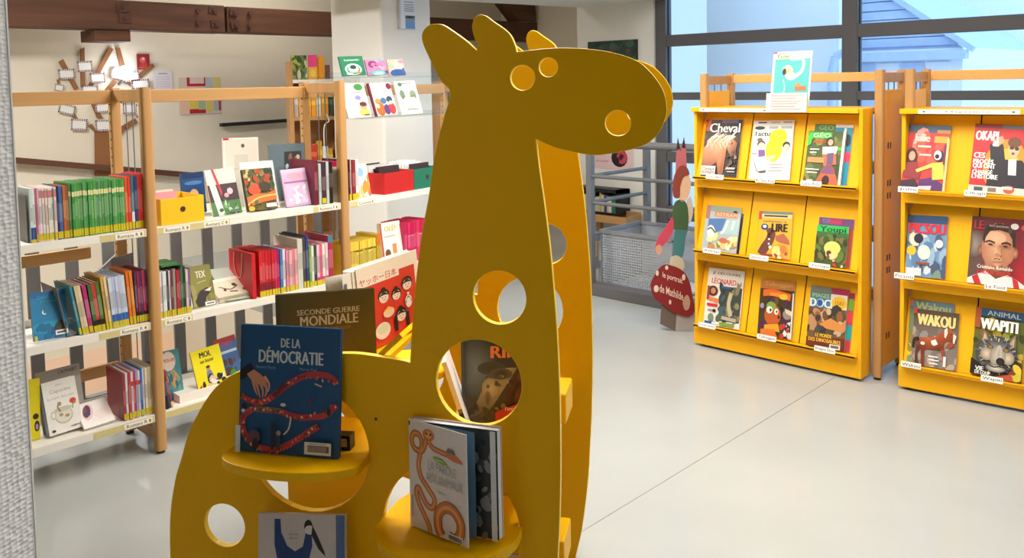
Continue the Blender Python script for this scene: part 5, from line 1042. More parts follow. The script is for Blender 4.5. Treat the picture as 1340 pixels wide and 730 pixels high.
TOB = [Rc(0, 0, 1, 1, (70, 56, 30)), Rc(0, 0, 1, .16, (190, 120, 50)), Tx('Toboggan', .12, .03, .92, .13, (206, 160, 90), .02), Bl(20, 0, .3, 1, .95, .13, [(60, 70, 30), (40, 36, 30), (110, 80, 40), (80, 40, 70)], 6), St([(.1, .24), (.4, .22), (.9, .28)], .06, (236, 110, 40)), Rc(.3, .22, .6, .28, (246, 150, 50)), El(.7, .28, .13, .05, (240, 196, 50)), El(.42, .62, .24, .19, (190, 90, 40)), El(.36, .46, .14, .08, (130, 160, 60)), El(.32, .53, .09, .065, (240, 236, 226)), El(.52, .55, .06, .055, (240, 236, 226)), El(.35, .53, .03, .03, K_), El(.53, .55, .022, .025, K_), El(.6, .64, .03, .03, (30, 24, 26)), El(.84, .58, .13, .09, (150, 136, 120)), Po([(.76, .48), (.96, .52), (.96, .6), (.8, .56)], (214, 200, 180)), Po([(.2, .8), (.6, .76), (.66, .9), (.2, .88)], (232, 160, 40)), Po([(.1, .88), (.5, .86), (.6, 1), (.1, 1)], (236, 120, 40)), Po([(.86, .72), (.96, .7), (.84, .96), (.72, .96)], (236, 232, 226)), Bl(8, .66, .75, .96, 1, .06, [(190, 60, 60), (236, 220, 200), (50, 40, 40)], 9), El(.1, .47, .06, .05, (150, 140, 190)), Rc(.96, .2, 1, 1, (226, 222, 210))]
mag(M1, 2, 'orange titled children magazine with big eyed brown creature, bottom row middle', (990.5, 440), (1035.7, 446.5), (994.7, 365), TOB)
mag(M1, 2, 'colourful magazine edge behind the animal science magazine', (1064, 450.5), (1112, 459), (1074, 378), [Rc(0, 0, 1, 1, (190, 60, 70)), Rc(.7, .1, 1, .3, (110, 160, 50)), Rc(.8, .32, 1, .5, (214, 60, 70)), Rc(.8, .55, 1, .8, (30, 150, 160)), Rc(0, 0, 1, .1, (150, 30, 70))], back=1)
DOC = [Rc(0, 0, 1, 1, (120, 90, 60)), Rc(0, 0, .55, .09, (120, 126, 120)), Rc(.58, 0, 1, .1, (170, 30, 80)), Rc(0, .1, .55, .35, (70, 130, 150)), Tx('IMAGES', .06, .11, .5, .18, (170, 206, 110), .02), Tx('DOC', .02, .2, .54, .34, (230, 240, 240), .05), El(.27, .27, .08, .06, (40, 90, 170)), Rc(.55, .1, .98, .34, (226, 220, 206)), El(.78, .24, .2, .11, (240, 190, 50)), Tx('1582', .68, .21, .9, .27, (150, 110, 40), .02), Bl(34, 0, .38, 1, .74, .12, [(190, 140, 100), (110, 80, 50), (80, 76, 60), (206, 176, 140), (150, 90, 60), (60, 56, 50)], 44), Po([(.3, .62), (.6, .5), (.95, .6), (.9, .7), (.5, .68)], (214, 140, 70)), El(.36, .68, .1, .04, (60, 66, 76)), Po([(0, .85), (1, .8), (1, 1), (0, 1)], (110, 50, 30)), Tx('LE MONDE', .24, .77, .66, .83, (246, 196, 60), .03), Tx('DES DINOSAURES', .06, .85, .9, .91, (246, 196, 60), .03), Rc(.62, .92, .9, 1, (226, 220, 214)), Rc(.66, .94, .86, .98, (110, 100, 96))]
mag(M1, 2, 'brown and teal science magazine with lizard picture, bottom row right', (1055, 449.5), (1104.8, 457.8), (1062, 373.6), DOC)
for tier, px, py, tx in ((0, 935, 231.5, 'Cheval Magazine'), (0, 1001, 236, 'L\'actu'), (0, 1061, 240, 'Géo Ado'), (1, 931, 329.5, 'Astrapi'), (1, 993, 338, 'J\'apprends à lire'), (1, 1072, 348, 'Youpi'), (2, 925, 426, 'Le petit Léonard'), (2, 1003, 441.5, 'Toboggan'), (2, 1079, 457.5, 'Images Doc')):
    tab(K1, M1, tier, px, py, tx)
# second rack
def mag2(tier, lab, bl, br, tl, art, back=0): return mag(M2, tier, lab, bl, br, tl, art, back, YAW2)
FRIEND = [Rc(0, 0, 1, 1, (206, 60, 60)), Rc(0, 0, 1, .12, (70, 100, 130)), Rc(.7, .07, 1, .12, (190, 150, 90)), Bl(16, 0, .14, .8, .5, .12, [(226, 90, 70), (236, 130, 120), (206, 50, 60), (240, 170, 160)], 51), Tx('Julie', .2, .14, .55, .3, (240, 206, 196), .04), Rc(.66, .17, .98, .27, (240, 170, 60)), Rc(.3, .32, .6, .35, (240, 220, 210)), Rc(.35, .45, .62, .48, (236, 200, 190)), El(.18, .52, .14, .16, (70, 30, 26)), El(.19, .49, .075, .075, (226, 170, 140)), Po([(.02, .6), (.3, .58), (.42, .74), (.4, .85), (.02, .82)], (150, 50, 56)), Po([(0, .88), (.3, .84), (.42, .95), (.3, 1), (0, 1)], (60, 40, 60)), Po([(.4, .85), (.7, .8), (.95, .9), (.95, 1), (.4, 1)], (90, 50, 110)), Po([(.66, .58), (.92, .56), (.95, .82), (.7, .84)], (236, 206, 80)), Po([(.3, .7), (.68, .58), (.7, .64), (.34, .74)], (240, 214, 100)), El(.8, .47, .11, .09, (60, 30, 70)), El(.77, .46, .085, .075, (240, 236, 230)), El(.76, .48, .05, .035, (30, 26, 30)), Rc(.9, .3, 1, .6, (110, 40, 80)), Po([(.4, .95), (.7, .93), (.68, 1), (.4, 1)], (236, 200, 206)), Rc(.95, .2, 1, 1, (226, 214, 140))]
mag2(0, 'red magazine with long haired girl and yellow costumed figure, right rack top', (1178.9, 241.4), (1236.5, 246), (1184.7, 162.3), FRIEND)
OKAP = [Rc(0, 0, 1, 1, (220, 44, 50)), Rc(0, 0, 1, .06, (110, 116, 126)), Rc(0, .0, .5, .06, (150, 40, 66)), El(.62, .62, .4, .42, (240, 150, 40)), El(.62, .66, .26, .32, (244, 190, 70)), Po([(.3, .98), (.34, .5), (.3, .3), (.44, .2), (.55, .3), (.6, .5), (.9, .5), (1, .6), (1, 1)], (40, 38, 46)), Po([(.34, .3), (.4, .2), (.52, .16), (.56, .24), (.46, .32)], SKIN), Rc(.36, .24, .46, .32, (226, 220, 220)), El(.74, .34, .1, .13, (236, 190, 150)), El(.74, .25, .12, .08, (120, 70, 40)), El(.7, .33, .04, .025, (60, 50, 50)), El(.79, .34, .04, .025, (60, 50, 50)), El(.73, .41, .03, .02, (150, 70, 60)), Po([(.66, .5), (.8, .48), (.82, .72), (.68, .72)], (236, 230, 220)), Tx('OKAPI', .04, .1, .44, .24, W_, .04), Tx('CES', .04, .42, .24, .5, W_, .04), Tx('PROCÈS', .04, .5, .4, .58, W_, .04), Tx('QUI ONT', .04, .58, .44, .66, W_, .04), Tx('CHANGÉ', .04, .66, .4, .73, W_, .04), Tx('L\'HISTOIRE', .04, .73, .5, .8, W_, .04), Rc(0, .9, 1, 1, (226, 216, 206)), Rc(.1, .92, .26, .98, (70, 90, 80)), Rc(.35, .92, .5, .98, (130, 120, 110)), El(.72, .93, .1, .06, (206, 90, 50)), Rc(.6, .89, .78, .93, (240, 236, 230))]
mag2(0, 'red magazine with lawyer in black robe, right rack top right', (1267.3, 244.7), (1341, 251), (1275.5, 161.4), OKAP)
PIC = [Rc(0, 0, 1, 1, (110, 150, 190)), Rc(0, 0, 1, .13, (40, 80, 130)), Bl(30, 0, .3, 1, 1, .13, [(150, 180, 206), (90, 130, 170), (206, 220, 226), (120, 150, 130), (226, 226, 206), (70, 90, 120)], 61), Tx('PICSOU', .06, .13, .96, .3, (230, 40, 60), .06), El(.13, .58, .12, .08, (240, 190, 50)), El(.45, .6, .16, .12, (236, 230, 214)), El(.3, .38, .12, .08, (40, 36, 60)), Rc(.02, .86, .4, .98, (226, 230, 232)), El(.82, .45, .1, .07, (206, 214, 220)), Rc(.25, .76, .6, .8, (140, 80, 50))]
mag2(1, 'blue comic magazine with big red title, right rack middle left', (1184.8, 356.4), (1237, 361), (1190.9, 280.8), PIC)
SKa, SKb, SKc = (222, 168, 130), (176, 116, 86), (120, 70, 50)
MAN = [Gq([(0, 0), (.5, 0), (.5, 1), (0, 1)], [(70, 40, 44), (120, 20, 34), (110, 24, 36), (90, 80, 76)]), Gq([(.5, 0), (1, 0), (1, 1), (.5, 1)], [(120, 20, 34), (110, 16, 30), (190, 30, 44), (110, 24, 36)]), Gd(.08, .42, .2, .22, (150, 140, 132), (84, 56, 54)),
       Gq([(.3, .62), (.7, .64), (.74, .9), (.26, .9)], [SKb, SKc, SKb, SKb]), Gd(.19, .5, .045, .075, SKb, SKc), Gd(.8, .5, .05, .08, (206, 140, 106), SKc), Gd(.49, .43, .285, .36, SKa, SKb), Gd(.43, .3, .2, .1, (232, 184, 148), SKa), Gd(.66, .52, .12, .16, (190, 128, 94), SKb),
       Po([(.22, .34), (.23, .2), (.32, .12), (.5, .08), (.68, .11), (.78, .2), (.79, .4), (.75, .42), (.73, .3), (.66, .21), (.5, .18), (.34, .2), (.27, .3), (.25, .4)], (44, 28, 24)), Bl(14, .28, .1, .72, .19, .045, [(60, 40, 34), (36, 24, 22), (80, 56, 46)], 3),
       Gd(.36, .40, .1, .035, (110, 64, 48), SKa), Gd(.63, .41, .1, .035, (110, 64, 48), SKb), St([(.27, .375), (.34, .35), (.44, .375)], .012, (40, 24, 22)), St([(.55, .38), (.64, .355), (.72, .385)], .012, (40, 24, 22)), El(.365, .405, .04, .012, (30, 20, 20)), El(.625, .415, .04, .012, (30, 20, 20)),
       Gq([(.46, .4), (.53, .4), (.56, .53), (.44, .53)], [SKa, SKb, (206, 148, 112), (232, 180, 144)]), Gd(.5, .535, .07, .022, (150, 92, 68), SKa), Gd(.5, .615, .09, .03, (150, 60, 56), SKa), El(.5, .61, .06, .009, (60, 24, 24)), El(.5, .617, .035, .005, (210, 190, 180)), Gd(.5, .69, .1, .03, SKa, SKb), Gq([(.3, .7), (.5, .8), (.5, .88), (.34, .82)], [SKb, SKc, SKc, SKc]), Gq([(.5, .8), (.7, .7), (.68, .84), (.5, .88)], [SKc, SKc, SKc, SKc]),
       Po([(0, .93), (.2, .84), (.32, .8), (.5, .9), (.7, .82), (.86, .88), (1, .95), (1, 1), (0, 1)], (232, 226, 226)), Po([(.08, .9), (.18, .85), (.26, 1), (.14, 1)], (196, 40, 52)), Po([(.78, .85), (.88, .89), (.92, 1), (.82, 1)], (196, 40, 52)), Tx('LE', .06, .06, .22, .19, (190, 24, 44), .03), Tx('PETIT QUOTIDIEN', .32, .115, .66, .145, (226, 180, 170)), El(.76, .11, .07, .045, (226, 220, 216)), El(.93, .12, .06, .045, (200, 60, 80)), Tx('Cristiano Ronaldo', .16, .71, .78, .765, (244, 236, 226), .02), Tx('L\'AUTRE VISAGE', .18, .785, .76, .845, (214, 50, 50), .03)]
mag2(1, 'magazine with close portrait of short haired man, right rack middle right', (1265.6, 363.5), (1341, 373), (1272, 282), MAN)
mag2(2, 'pale green magazine behind the brown and white horse magazine', (1186.8, 466), (1245, 475), (1190.7, 390.7), [Rc(0, 0, 1, 1, (120, 150, 110)), Rc(0, 0, 1, .16, (110, 140, 160)), Tx('Wakou', .14, .03, .92, .16, (190, 196, 110), .03), Rc(0, 0, .08, .1, (206, 120, 100)), Bl(10, 0, .5, .3, 1, .1, [(236, 200, 40), (150, 130, 60), (190, 170, 150)], 7)], back=1)
HORSE = (150, 66, 34)
WAK = [Gq([(0, 0), (1, 0), (1, 1), (0, 1)], [(84, 66, 56), (90, 74, 62), (140, 130, 126), (150, 136, 130)]), Bl(30, 0, .36, 1, 1, .1, [(170, 156, 140), (130, 116, 110), (186, 172, 156), (120, 126, 110), (150, 140, 136)], 71), Tx('WAKOU', .1, .08, .92, .28, (240, 220, 140), .06),
       Gq([(.1, .6), (.18, .5), (.34, .48), (.36, .7), (.22, .74)], [(130, 56, 28), (170, 84, 46), (190, 100, 58), (120, 50, 26), (100, 44, 24)]), Gq([(.34, .48), (.5, .46), (.62, .39), (.66, .68), (.5, .69), (.36, .7)], [(190, 100, 58), (186, 92, 52), (176, 84, 46), (96, 40, 22), (110, 46, 26), (120, 50, 26)]), Gq([(.62, .39), (.72, .3), (.8, .5), (.72, .56), (.72, .7), (.66, .68)], [(176, 84, 46), (170, 80, 42), (150, 66, 36), (130, 56, 30), (110, 46, 26), (96, 40, 22)]), Gq([(.72, .3), (.84, .28), (.95, .42), (.96, .5), (.88, .54), (.8, .5)], [(170, 80, 42), (186, 96, 56), (150, 70, 40), (90, 44, 30), (110, 50, 30), (150, 66, 36)]),
       Po([(.2, .7), (.3, .7), (.28, .8), (.3, 1), (.22, 1), (.22, .85)], (126, 54, 28)), Po([(.1, .62), (.2, .7), (.14, .8), (.17, 1), (.09, 1), (.08, .8)], (90, 50, 40)), Po([(.64, .66), (.72, .66), (.75, .8), (.77, .96), (.71, .97), (.69, .82)], (150, 70, 40)), Rc(.71, .78, .77, .96, (236, 230, 224)), Po([(.84, .5), (.94, .56), (.86, .62), (.74, .62)], (160, 76, 42)), Po([(.7, .32), (.76, .26), (.78, .36), (.74, .46), (.71, .44)], (236, 226, 214)), Po([(.9, .36), (.97, .4), (.93, .54), (.9, .52)], (236, 226, 214)), El(.86, .38, .012, .01, (20, 14, 14)), Po([(.42, .54), (.52, .5), (.58, .58), (.5, .62), (.44, .6)], (236, 230, 222)), El(.24, .6, .05, .03, (236, 226, 214)), St([(.16, .53), (.05, .55), (.03, .7)], .03, (50, 34, 30)), Rc(.38, .8, .6, .82, W_), Rc(.4, .86, .62, .88, W_), Rc(.42, .92, .6, .94, W_), Rc(0, 0, .08, .09, (206, 60, 50))]
mag2(2, 'brown magazine with chestnut and white horse, right rack bottom left', (1192.3, 469.5), (1251.5, 479), (1200, 403.3), WAK)
GR1, GR2, GR3 = (96, 96, 98), (140, 136, 130), (206, 190, 166)
WAP = [Rc(0, 0, 1, 1, (104, 110, 48)), Bl(60, 0, 0, 1, 1, .09, [(150, 160, 60), (190, 170, 60), (80, 90, 40), (226, 196, 70), (150, 90, 50), (60, 66, 34)], 81), Rc(.12, 0, 1, .12, (40, 90, 130)), Tx('ANIMAL', .24, .03, .9, .1, (190, 206, 214), .02), Rc(0, 0, .12, .3, (176, 90, 50)),
       Gd(.48, .66, .42, .28, (150, 146, 142), (70, 70, 74)), Gq([(.14, .5), (.2, .3), (.34, .46)], [(80, 78, 78), (150, 140, 126), (100, 98, 96)]), Gq([(.66, .46), (.83, .33), (.86, .56)], [(100, 98, 96), (150, 136, 120), (80, 78, 78)]), Gq([(.19, .46), (.22, .36), (.3, .46)], [(206, 180, 140), (226, 200, 160), (160, 140, 116)]), Gq([(.71, .47), (.81, .38), (.81, .52)], [(160, 140, 116), (226, 190, 150), (200, 170, 130)])]
for k_ in range(90):
    q_ = random.Random(500 + k_); t_ = q_.uniform(0, 2 * math.pi); r_ = q_.uniform(.5, 1)
    x_, y_ = .49 + .36 * r_ * math.cos(t_), .66 + .25 * r_ * math.sin(t_)
    WAP.append(St([(x_, y_), (x_ + .07 * math.cos(t_), y_ + .05 * math.sin(t_))], .007, q_.choice([(180, 174, 166), (60, 60, 64), (120, 116, 112), (206, 196, 180), (90, 90, 92)]), .8, False))
WAP += [Gq([(.32, .46), (.7, .48), (.6, .6), (.44, .58)], [(90, 90, 92), (90, 90, 92), (150, 146, 140), (150, 146, 140)]), Gd(.3, .66, .13, .1, (226, 206, 176), (140, 130, 120)), Gd(.72, .68, .13, .1, (226, 206, 176), (140, 130, 120)), Gd(.52, .68, .16, .16, (206, 196, 180), (150, 140, 128)), Gd(.54, .64, .06, .13, (170, 164, 156), (200, 190, 176)), Gd(.5, .85, .2, .06, (226, 214, 196), (120, 112, 104)),
        Gd(.36, .555, .075, .03, (50, 40, 32), (110, 104, 98)), Gd(.68, .575, .075, .03, (50, 40, 32), (110, 104, 98)), El(.365, .555, .028, .015, (214, 170, 60)), El(.675, .575, .028, .015, (214, 170, 60)), El(.367, .555, .012, .011, (20, 18, 16)), El(.673, .575, .012, .011, (20, 18, 16)), Gd(.58, .745, .085, .055, (50, 46, 48), (20, 18, 20)), St([(.58, .79), (.57, .815), (.46, .835), (.36, .815)], .008, (40, 34, 34)), St([(.57, .815), (.68, .825), (.74, .8)], .008, (40, 34, 34)),
        Po([(.0, .75), (.2, .82), (.3, .95), (0, .98)], (30, 28, 28)), Tx('WAPITI', .14, .15, .86, .31, W_, .05), Tx('VIE', .1, .86, .26, .92, W_, .03), Tx('DE LOUP', .1, .92, .4, .97, W_, .03), Po([(.55, .96), (.8, .9), (.9, 1), (.5, 1)], (190, 80, 60)), El(.92, .82, .1, .06, (236, 200, 60), 30), El(.94, .93, .1, .06, (214, 196, 60), -20)]
mag2(2, 'wolf portrait magazine on leafy cover, right rack bottom right', (1270.6, 482.5), (1337, 495), (1276.3, 400.6), WAP)
for tier, px, py, tx in ((0, 1188, 245, 'Julie'), (0, 1276, 249, 'Okapi'), (1, 1183, 358.5, 'Picsou'), (1, 1303, 373, 'Le Foot'), (2, 1192, 470.5, 'Wakou'), (2, 1298, 487, 'Wapiti')):
    tab(K2, M2, tier, px, py, tx, .085)
# news magazine standing on top of the first rack, with its paper notice
p = M1 @ Vector((0, .02, TOPZ))
M, w, h = fit(p, R(-90), R(10), (1007, 141), (1058, 141), (1022, 68))
TOPM = [Rc(0, 0, 1, 1, (240, 236, 226)), Rc(.0, .0, .1, .03, (206, 60, 90)), Rc(.12, .02, .3, .04, (150, 150, 150)), Tx('l\'actu', .12, .05, .42, .12, (60, 56, 30), .03), Rc(.1, .1, .42, .12, (236, 220, 60)), Rc(.5, .02, .95, .05, (200, 200, 196)), Rc(.06, .13, .96, .9, (90, 190, 190)), Rc(.44, .08, .7, .16, (236, 230, 220)), St([(.72, .1), (.8, .2), (.76, .35), (.6, .45)], .035, (226, 226, 206)), El(.4, .34, .14, .1, (226, 214, 190)), El(.42, .38, .08, .06, (236, 200, 110)), El(.32, .36, .05, .06, (60, 40, 60)), El(.5, .44, .14, .07, (236, 230, 220)), St([(.3, .5), (.36, .66), (.3, .78)], .02, (160, 210, 200)), Rc(.62, .62, .9, .7, (196, 120, 70)), El(.7, .6, .06, .04, (214, 150, 90)), El(.6, .8, .3, .04, (120, 206, 196)), Po([(.1, .9), (.96, .84), (.96, .9), (.1, .96)], (232, 226, 90))]
magazine('magazine', 'news magazine with turquoise picture standing on top of the rack', M, w, h, TOPM, 'magazines on the yellow racks')
NOTE = [Rc(0, 0, 1, 1, (238, 222, 210))] + [Rc(.12, v, .12 + wd, v + .04, (206, 150, 140)) for v, wd in ((.12, .7), (.26, .62), (.4, .74), (.54, .66), (.68, .6), (.82, .74))]
p = M1 @ Vector((0, -.016, TOPZ))
M, w, h = fit(p, R(-90), R(6), (1002, 147), (1055, 147), (1009, 122))
o = MB().box(0, w, 0, .0006, 0, h, lin((240, 230, 220))).build('paper_notice', M_MATTE, None, M); tag(o, 'pinkish paper notice hanging over the rack top below the news magazine', 'notice')
art_mesh('notice_print', NOTE, w, h, o, M_MATTE)

# ================================================================== RAILING, LIFT CAGE AND CARD FIGURE BY THE WINDOW
XL = 4.62
pa = onx(774.5, 395, XL); rz = onx(850, 193, XL).z
r1z, r2z = (onx(773, 231, XL).z + onx(879, 237.5, XL).z) / 2, (onx(775, 267, XL).z + onx(879, 274, XL).z) / 2
YA = pa.y
pbx = ony(847, 300, YA).x
rl = thing('landing_railing', 'grey tubular steel railing on a base channel beside the window', 'railing', TR(XL, YA, 0))
MB().box(-.022, .022, -.022, .022, 0, rz).build('post', M_GREYM, rl, None, .004)
MB().box(-.022, .022, -1.52, -1.476, 0, rz).build('post', M_GREYM, rl, None, .004)
MB().box(pbx - XL - .022, pbx - XL + .022, -.022, .022, 0, rz).build('post', M_GREYM, rl, None, .004)
MB().tube((0, .02, rz + .01), (0, -1.52, rz + .01), .024).build('handrail', M_GREYM, rl)
MB().tube((0, 0, rz + .01), (pbx - XL, 0, rz + .01), .024).build('handrail', M_GREYM, rl)
for z in (r1z, r2z):
    MB().tube((0, 0, z), (0, -1.5, z), .013).build('rail', M_GREYM, rl)
    MB().tube((0, 0, z), (pbx - XL, 0, z), .013).build('rail', M_GREYM, rl)
MB().box(-.06, .05, -1.52, .06, 0, .075).build('base_channel', M_FRAME, rl, None, .004)
for z in (.35, .16): MB().box(.0, .09, -.012, .012, z, z + .05).tube((.02, 0, z + .055), (.06, 0, z + .055), .014).build('clamp', M_STEEL, rl)
# perforated cage
XC = 4.76
c0 = onx(786, 302, XC); c1 = onx(882, 313.5, XC); cbz = onx(788, 372, XC).z
cd = ony(838, 286, c0.y).x - XC
cz = c0.z
cg = thing('perforated_cage', 'low cage of perforated grey steel sheet standing behind the railing', 'cage', TR(XC, 0, 0))
MB().box(0, .003, c1.y, c0.y, cbz, cz).build('front_sheet', M_PERF, cg)
MB().box(0, cd, c0.y - .003, c0.y, cbz, cz).build('side_sheet', M_PERF, cg)
MB().box(cd - .003, cd, c1.y, c0.y, cbz, cz).build('rear_sheet', M_PERF, cg)
fr = MB()
for a, b in (((0, c0.y, cz), (0, c1.y, cz)), ((0, c0.y, cbz), (0, c1.y, cbz)), ((cd, c0.y, cz), (cd, c1.y, cz)), ((0, c0.y, cz), (cd, c0.y, cz)), ((0, c0.y, cbz), (cd, c0.y, cbz)), ((0, c0.y, .0), (0, c0.y, cz)), ((cd, c0.y, 0), (cd, c0.y, cz)), ((0, c1.y, 0), (0, c1.y, cz)), ((cd, c1.y, 0), (cd, c1.y, cz))):
    fr.bar(a, b, .022, .022)
fr.build('frame', M_CAGE, cg)
MB().box(.02, cd - .02, c1.y, c0.y - .02, cbz - .02, cbz - .005).build('floor_sheet', M_PAPERW, cg)
# shelf and bin against the wall behind the railing
XB = XW - .14
b0, b1 = onx(776, 248, XB), onx(811, 249, XB); zb0, zb1 = onx(800, 279, XB).z, onx(800, 248, XB).z
yS = b1.y; wS = b0.y + .25 - b1.y
bs = thing('wall_bookcase', 'small dark framed wall bookcase behind the railing left part', 'bookcase', TR(XB, yS + wS, zb0, R(-90)))
MB().box(0, wS, 0, .13, -.015, 0).box(0, wS, 0, .13, zb1 - zb0 - .03, zb1 - zb0).box(wS - .04, wS, 0, .13, 0, zb1 - zb0).box(0, wS, .12, .13, 0, zb1 - zb0).build('case', M_BLACK, bs)
rd = random.Random(5); x = .02; k = 0
while x < wS - .07:
    t_ = rd.uniform(.012, .028); hh = (zb1 - zb0) * rd.uniform(.6, .8)
    spine_book('book', 'thin upright book, ' + ORD[k] + ' from left in the dark wall bookcase', TR(XB, yS + wS, zb0, R(-90)) @ Matrix.Translation((x, .012, .0005)), t_, hh, .1, rd.choice([(40, 120, 90), (206, 196, 170), (226, 220, 206), (60, 80, 110), (190, 170, 90), (120, 60, 50)]), [], 'books in the dark wall bookcase'); x += t_ + .001; k += 1
b0, b1 = onx(778, 285, XB - .1), onx(819, 277, XB - .1)
zt_ = onx(800, 283, XB - .1).z
bn = thing('book_bin', 'pale wooden book bin below the dark wall bookcase', 'bin', TR(XB - .1, b1.y + .42, 0, R(-90)))
MB().box(0, .42, 0, .02, .34, zt_).box(0, .42, .18, .2, .34, zt_ + .02).box(.40, .42, .02, .18, .34, zt_).box(0, .02, .02, .18, .34, zt_).box(.02, .40, .02, .18, .34, .36).build('bin_body', M_BEECHX, bn, None, .003)
for x in (.02, .36): MB().box(x, x + .04, .02, .06, 0, .34).box(x, x + .04, .14, .18, 0, .34).build('leg', M_BEECH, bn)
# poster and painting on the window-side wall
def wall_pic(name, label, cat, X, tl, br, art, t=.02, frame=(30, 40, 36)):
    a, b = onx(*tl, X), onx(*br, X); h = a.z - b.z; w = a.y - b.y
    M = TR(X, a.y, b.z, R(-90)); o = thing(name, label, cat, M)
    MB().box(0, w, 0, t - .002, 0, h, lin(frame)).build('board', M_MATTE, o)
    art_mesh('print', art, w, h, o, M_MATTE); return o
FOL = [Rc(0, 0, 1, 1, (44, 66, 58)), Bl(60, 0, 0, 1, 1, .09, [(50, 84, 66), (36, 50, 46), (70, 96, 76), (96, 74, 66), (60, 76, 60)], 91), Bl(8, .2, .5, .6, .8, .06, [(130, 80, 70), (150, 110, 90)], 3)]
wall_pic('painting', 'dark green foliage painting on the white wall behind the giraffe head', 'painting', XW - .02, (769, 55), (833.5, 110), FOL)
PINK = [Rc(0, 0, 1, 1, (236, 206, 204)), Tx('lire', .05, .2, .2, .34, (210, 110, 120)), Tx('écouter', .08, .6, .4, .72, (210, 110, 120)), El(.66, .5, .2, .4, (40, 22, 26)), El(.72, .48, .13, .28, (206, 70, 90)), El(.58, .62, .08, .16, (30, 18, 24)), Po([(.7, .3), (.78, .4), (.7, .62), (.64, .5)], (60, 20, 30))]
wall_pic('poster', 'pink poster with dark round picture on the white wall above the railing', 'poster', XW - .004, (776, 190), (829, 223), PINK, .004, (236, 206, 204))

# standing card figure on a toadstool
pf = onz(884, 434, 0)
FY = R(-50)
fn = Matrix.Rotation(FY, 3, 'Z') @ Vector((0, -1, 0))
MF = TR(pf.x, pf.y, 0, FY); MFI = MF.inverted()
def fl2(px, py):
    q = MFI @ onplane(px, py, (pf.x, pf.y, 0), fn); return (q.x, max(q.z, .001))
fig = thing('card_figure', 'cut out card figure of a red haired girl standing on a spotted red toadstool sign', 'standee', MF)
def piece(name, pts, col, y0, y1, smooth=True):
    P = spline(pts + [pts[0]], 5)[:-1] if smooth else pts
    return MB().prism([fl2(*p) for p in P], y0, y1, lin(col)).build(name, M_MATTE, fig)
piece('toadstool_cap', [(851, 373), (856, 361), (866, 348), (878, 347), (893, 354), (902, 368), (907, 392), (908, 408), (900, 414), (884, 410), (868, 399), (855, 388)], (132, 26, 30), -.004, .006)
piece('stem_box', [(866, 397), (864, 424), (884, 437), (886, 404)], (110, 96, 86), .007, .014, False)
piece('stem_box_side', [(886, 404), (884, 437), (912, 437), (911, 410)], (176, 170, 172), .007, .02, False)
for x, y, a, b in ((858.7, 377.5, 3.2, 4.6), (860, 357, 2, 3.6), (872.3, 350, 2, 2.8), (894.6, 362.5, 2.2, 4), (876.8, 395, 1.6, 3)):
    s = MB().prism([fl2(x + a * math.cos(R(20 * i)), y + b * math.sin(R(20 * i))) for i in range(18)], -.0055, -.004, lin((226, 206, 186))).build('spot', M_MATTE, fig)
piece('squirrel_emblem', [(893, 396), (896, 388), (900, 386), (903, 394), (901, 404), (896, 405)], (190, 150, 130), -.0055, -.004)
def ftext(s, x0, y0, x1, y1, slope):
    vs, fs = text_mesh(s, .01); mb = MB()
    mb.add([(*(lambda q: (q[0], -.0056, q[1]))(fl2(x0 + u * (x1 - x0), y1 - v * (y1 - y0) + slope * u * (x1 - x0))),) for u, v in vs], fs, lin((236, 206, 190)))
    mb.build('lettering', M_MATTE, fig)
ftext('le portrait', 867, 355, 893, 364.5, .33); ftext('de Mathilde', 863, 371, 894, 381.5, .38)
piece('shoes', [(876, 346), (878, 337), (885, 334), (892, 338), (896, 347), (892, 355), (884, 352)], (196, 186, 164), -.003, .005)
piece('trousers', [(880, 336), (881, 318), (884, 300), (890, 294), (900, 296), (897, 312), (893, 336)], (66, 124, 130), -.002, .006)
piece('jumper', [(880, 300), (880, 278), (884, 264), (894, 262), (900, 272), (900, 298), (890, 300)], (64, 96, 62), -.003, .005)
piece('red_cloth', [(857, 324), (862, 310), (872, 296), (880, 284), (881, 300), (874, 314), (866, 322)], (196, 66, 90), -.005, .004)
piece('hand', [(858, 322), (864, 320), (866, 328), (862, 333), (858, 328)], (206, 150, 120), -.006, .003)
piece('face', [(890, 232), (899, 228), (904, 238), (902, 254), (895, 264), (888, 258)], (226, 190, 160), -.003, .005)
piece('curly_hair', [(880, 248), (881, 236), (884, 226), (890, 217), (898, 218), (902, 228), (894, 232), (890, 244), (889, 258), (882, 258)], (140, 62, 50), -.005, .004)
piece('raised_pink_hood', [(884, 226), (885, 200), (887, 188), (890, 198), (893, 187), (897, 190), (898, 204), (898, 222), (891, 219)], (186, 104, 116), -.004, .004)
for pts in ([(885, 196), (887, 180), (890, 194)], [(892, 193), (895, 179), (897, 194)]): piece('dark_ear', pts, (50, 34, 44), -.006, .003, False)
piece('white_cuff', [(899, 262), (904, 258), (907, 275), (903, 292), (899, 285)], (206, 196, 186), -.002, .006)

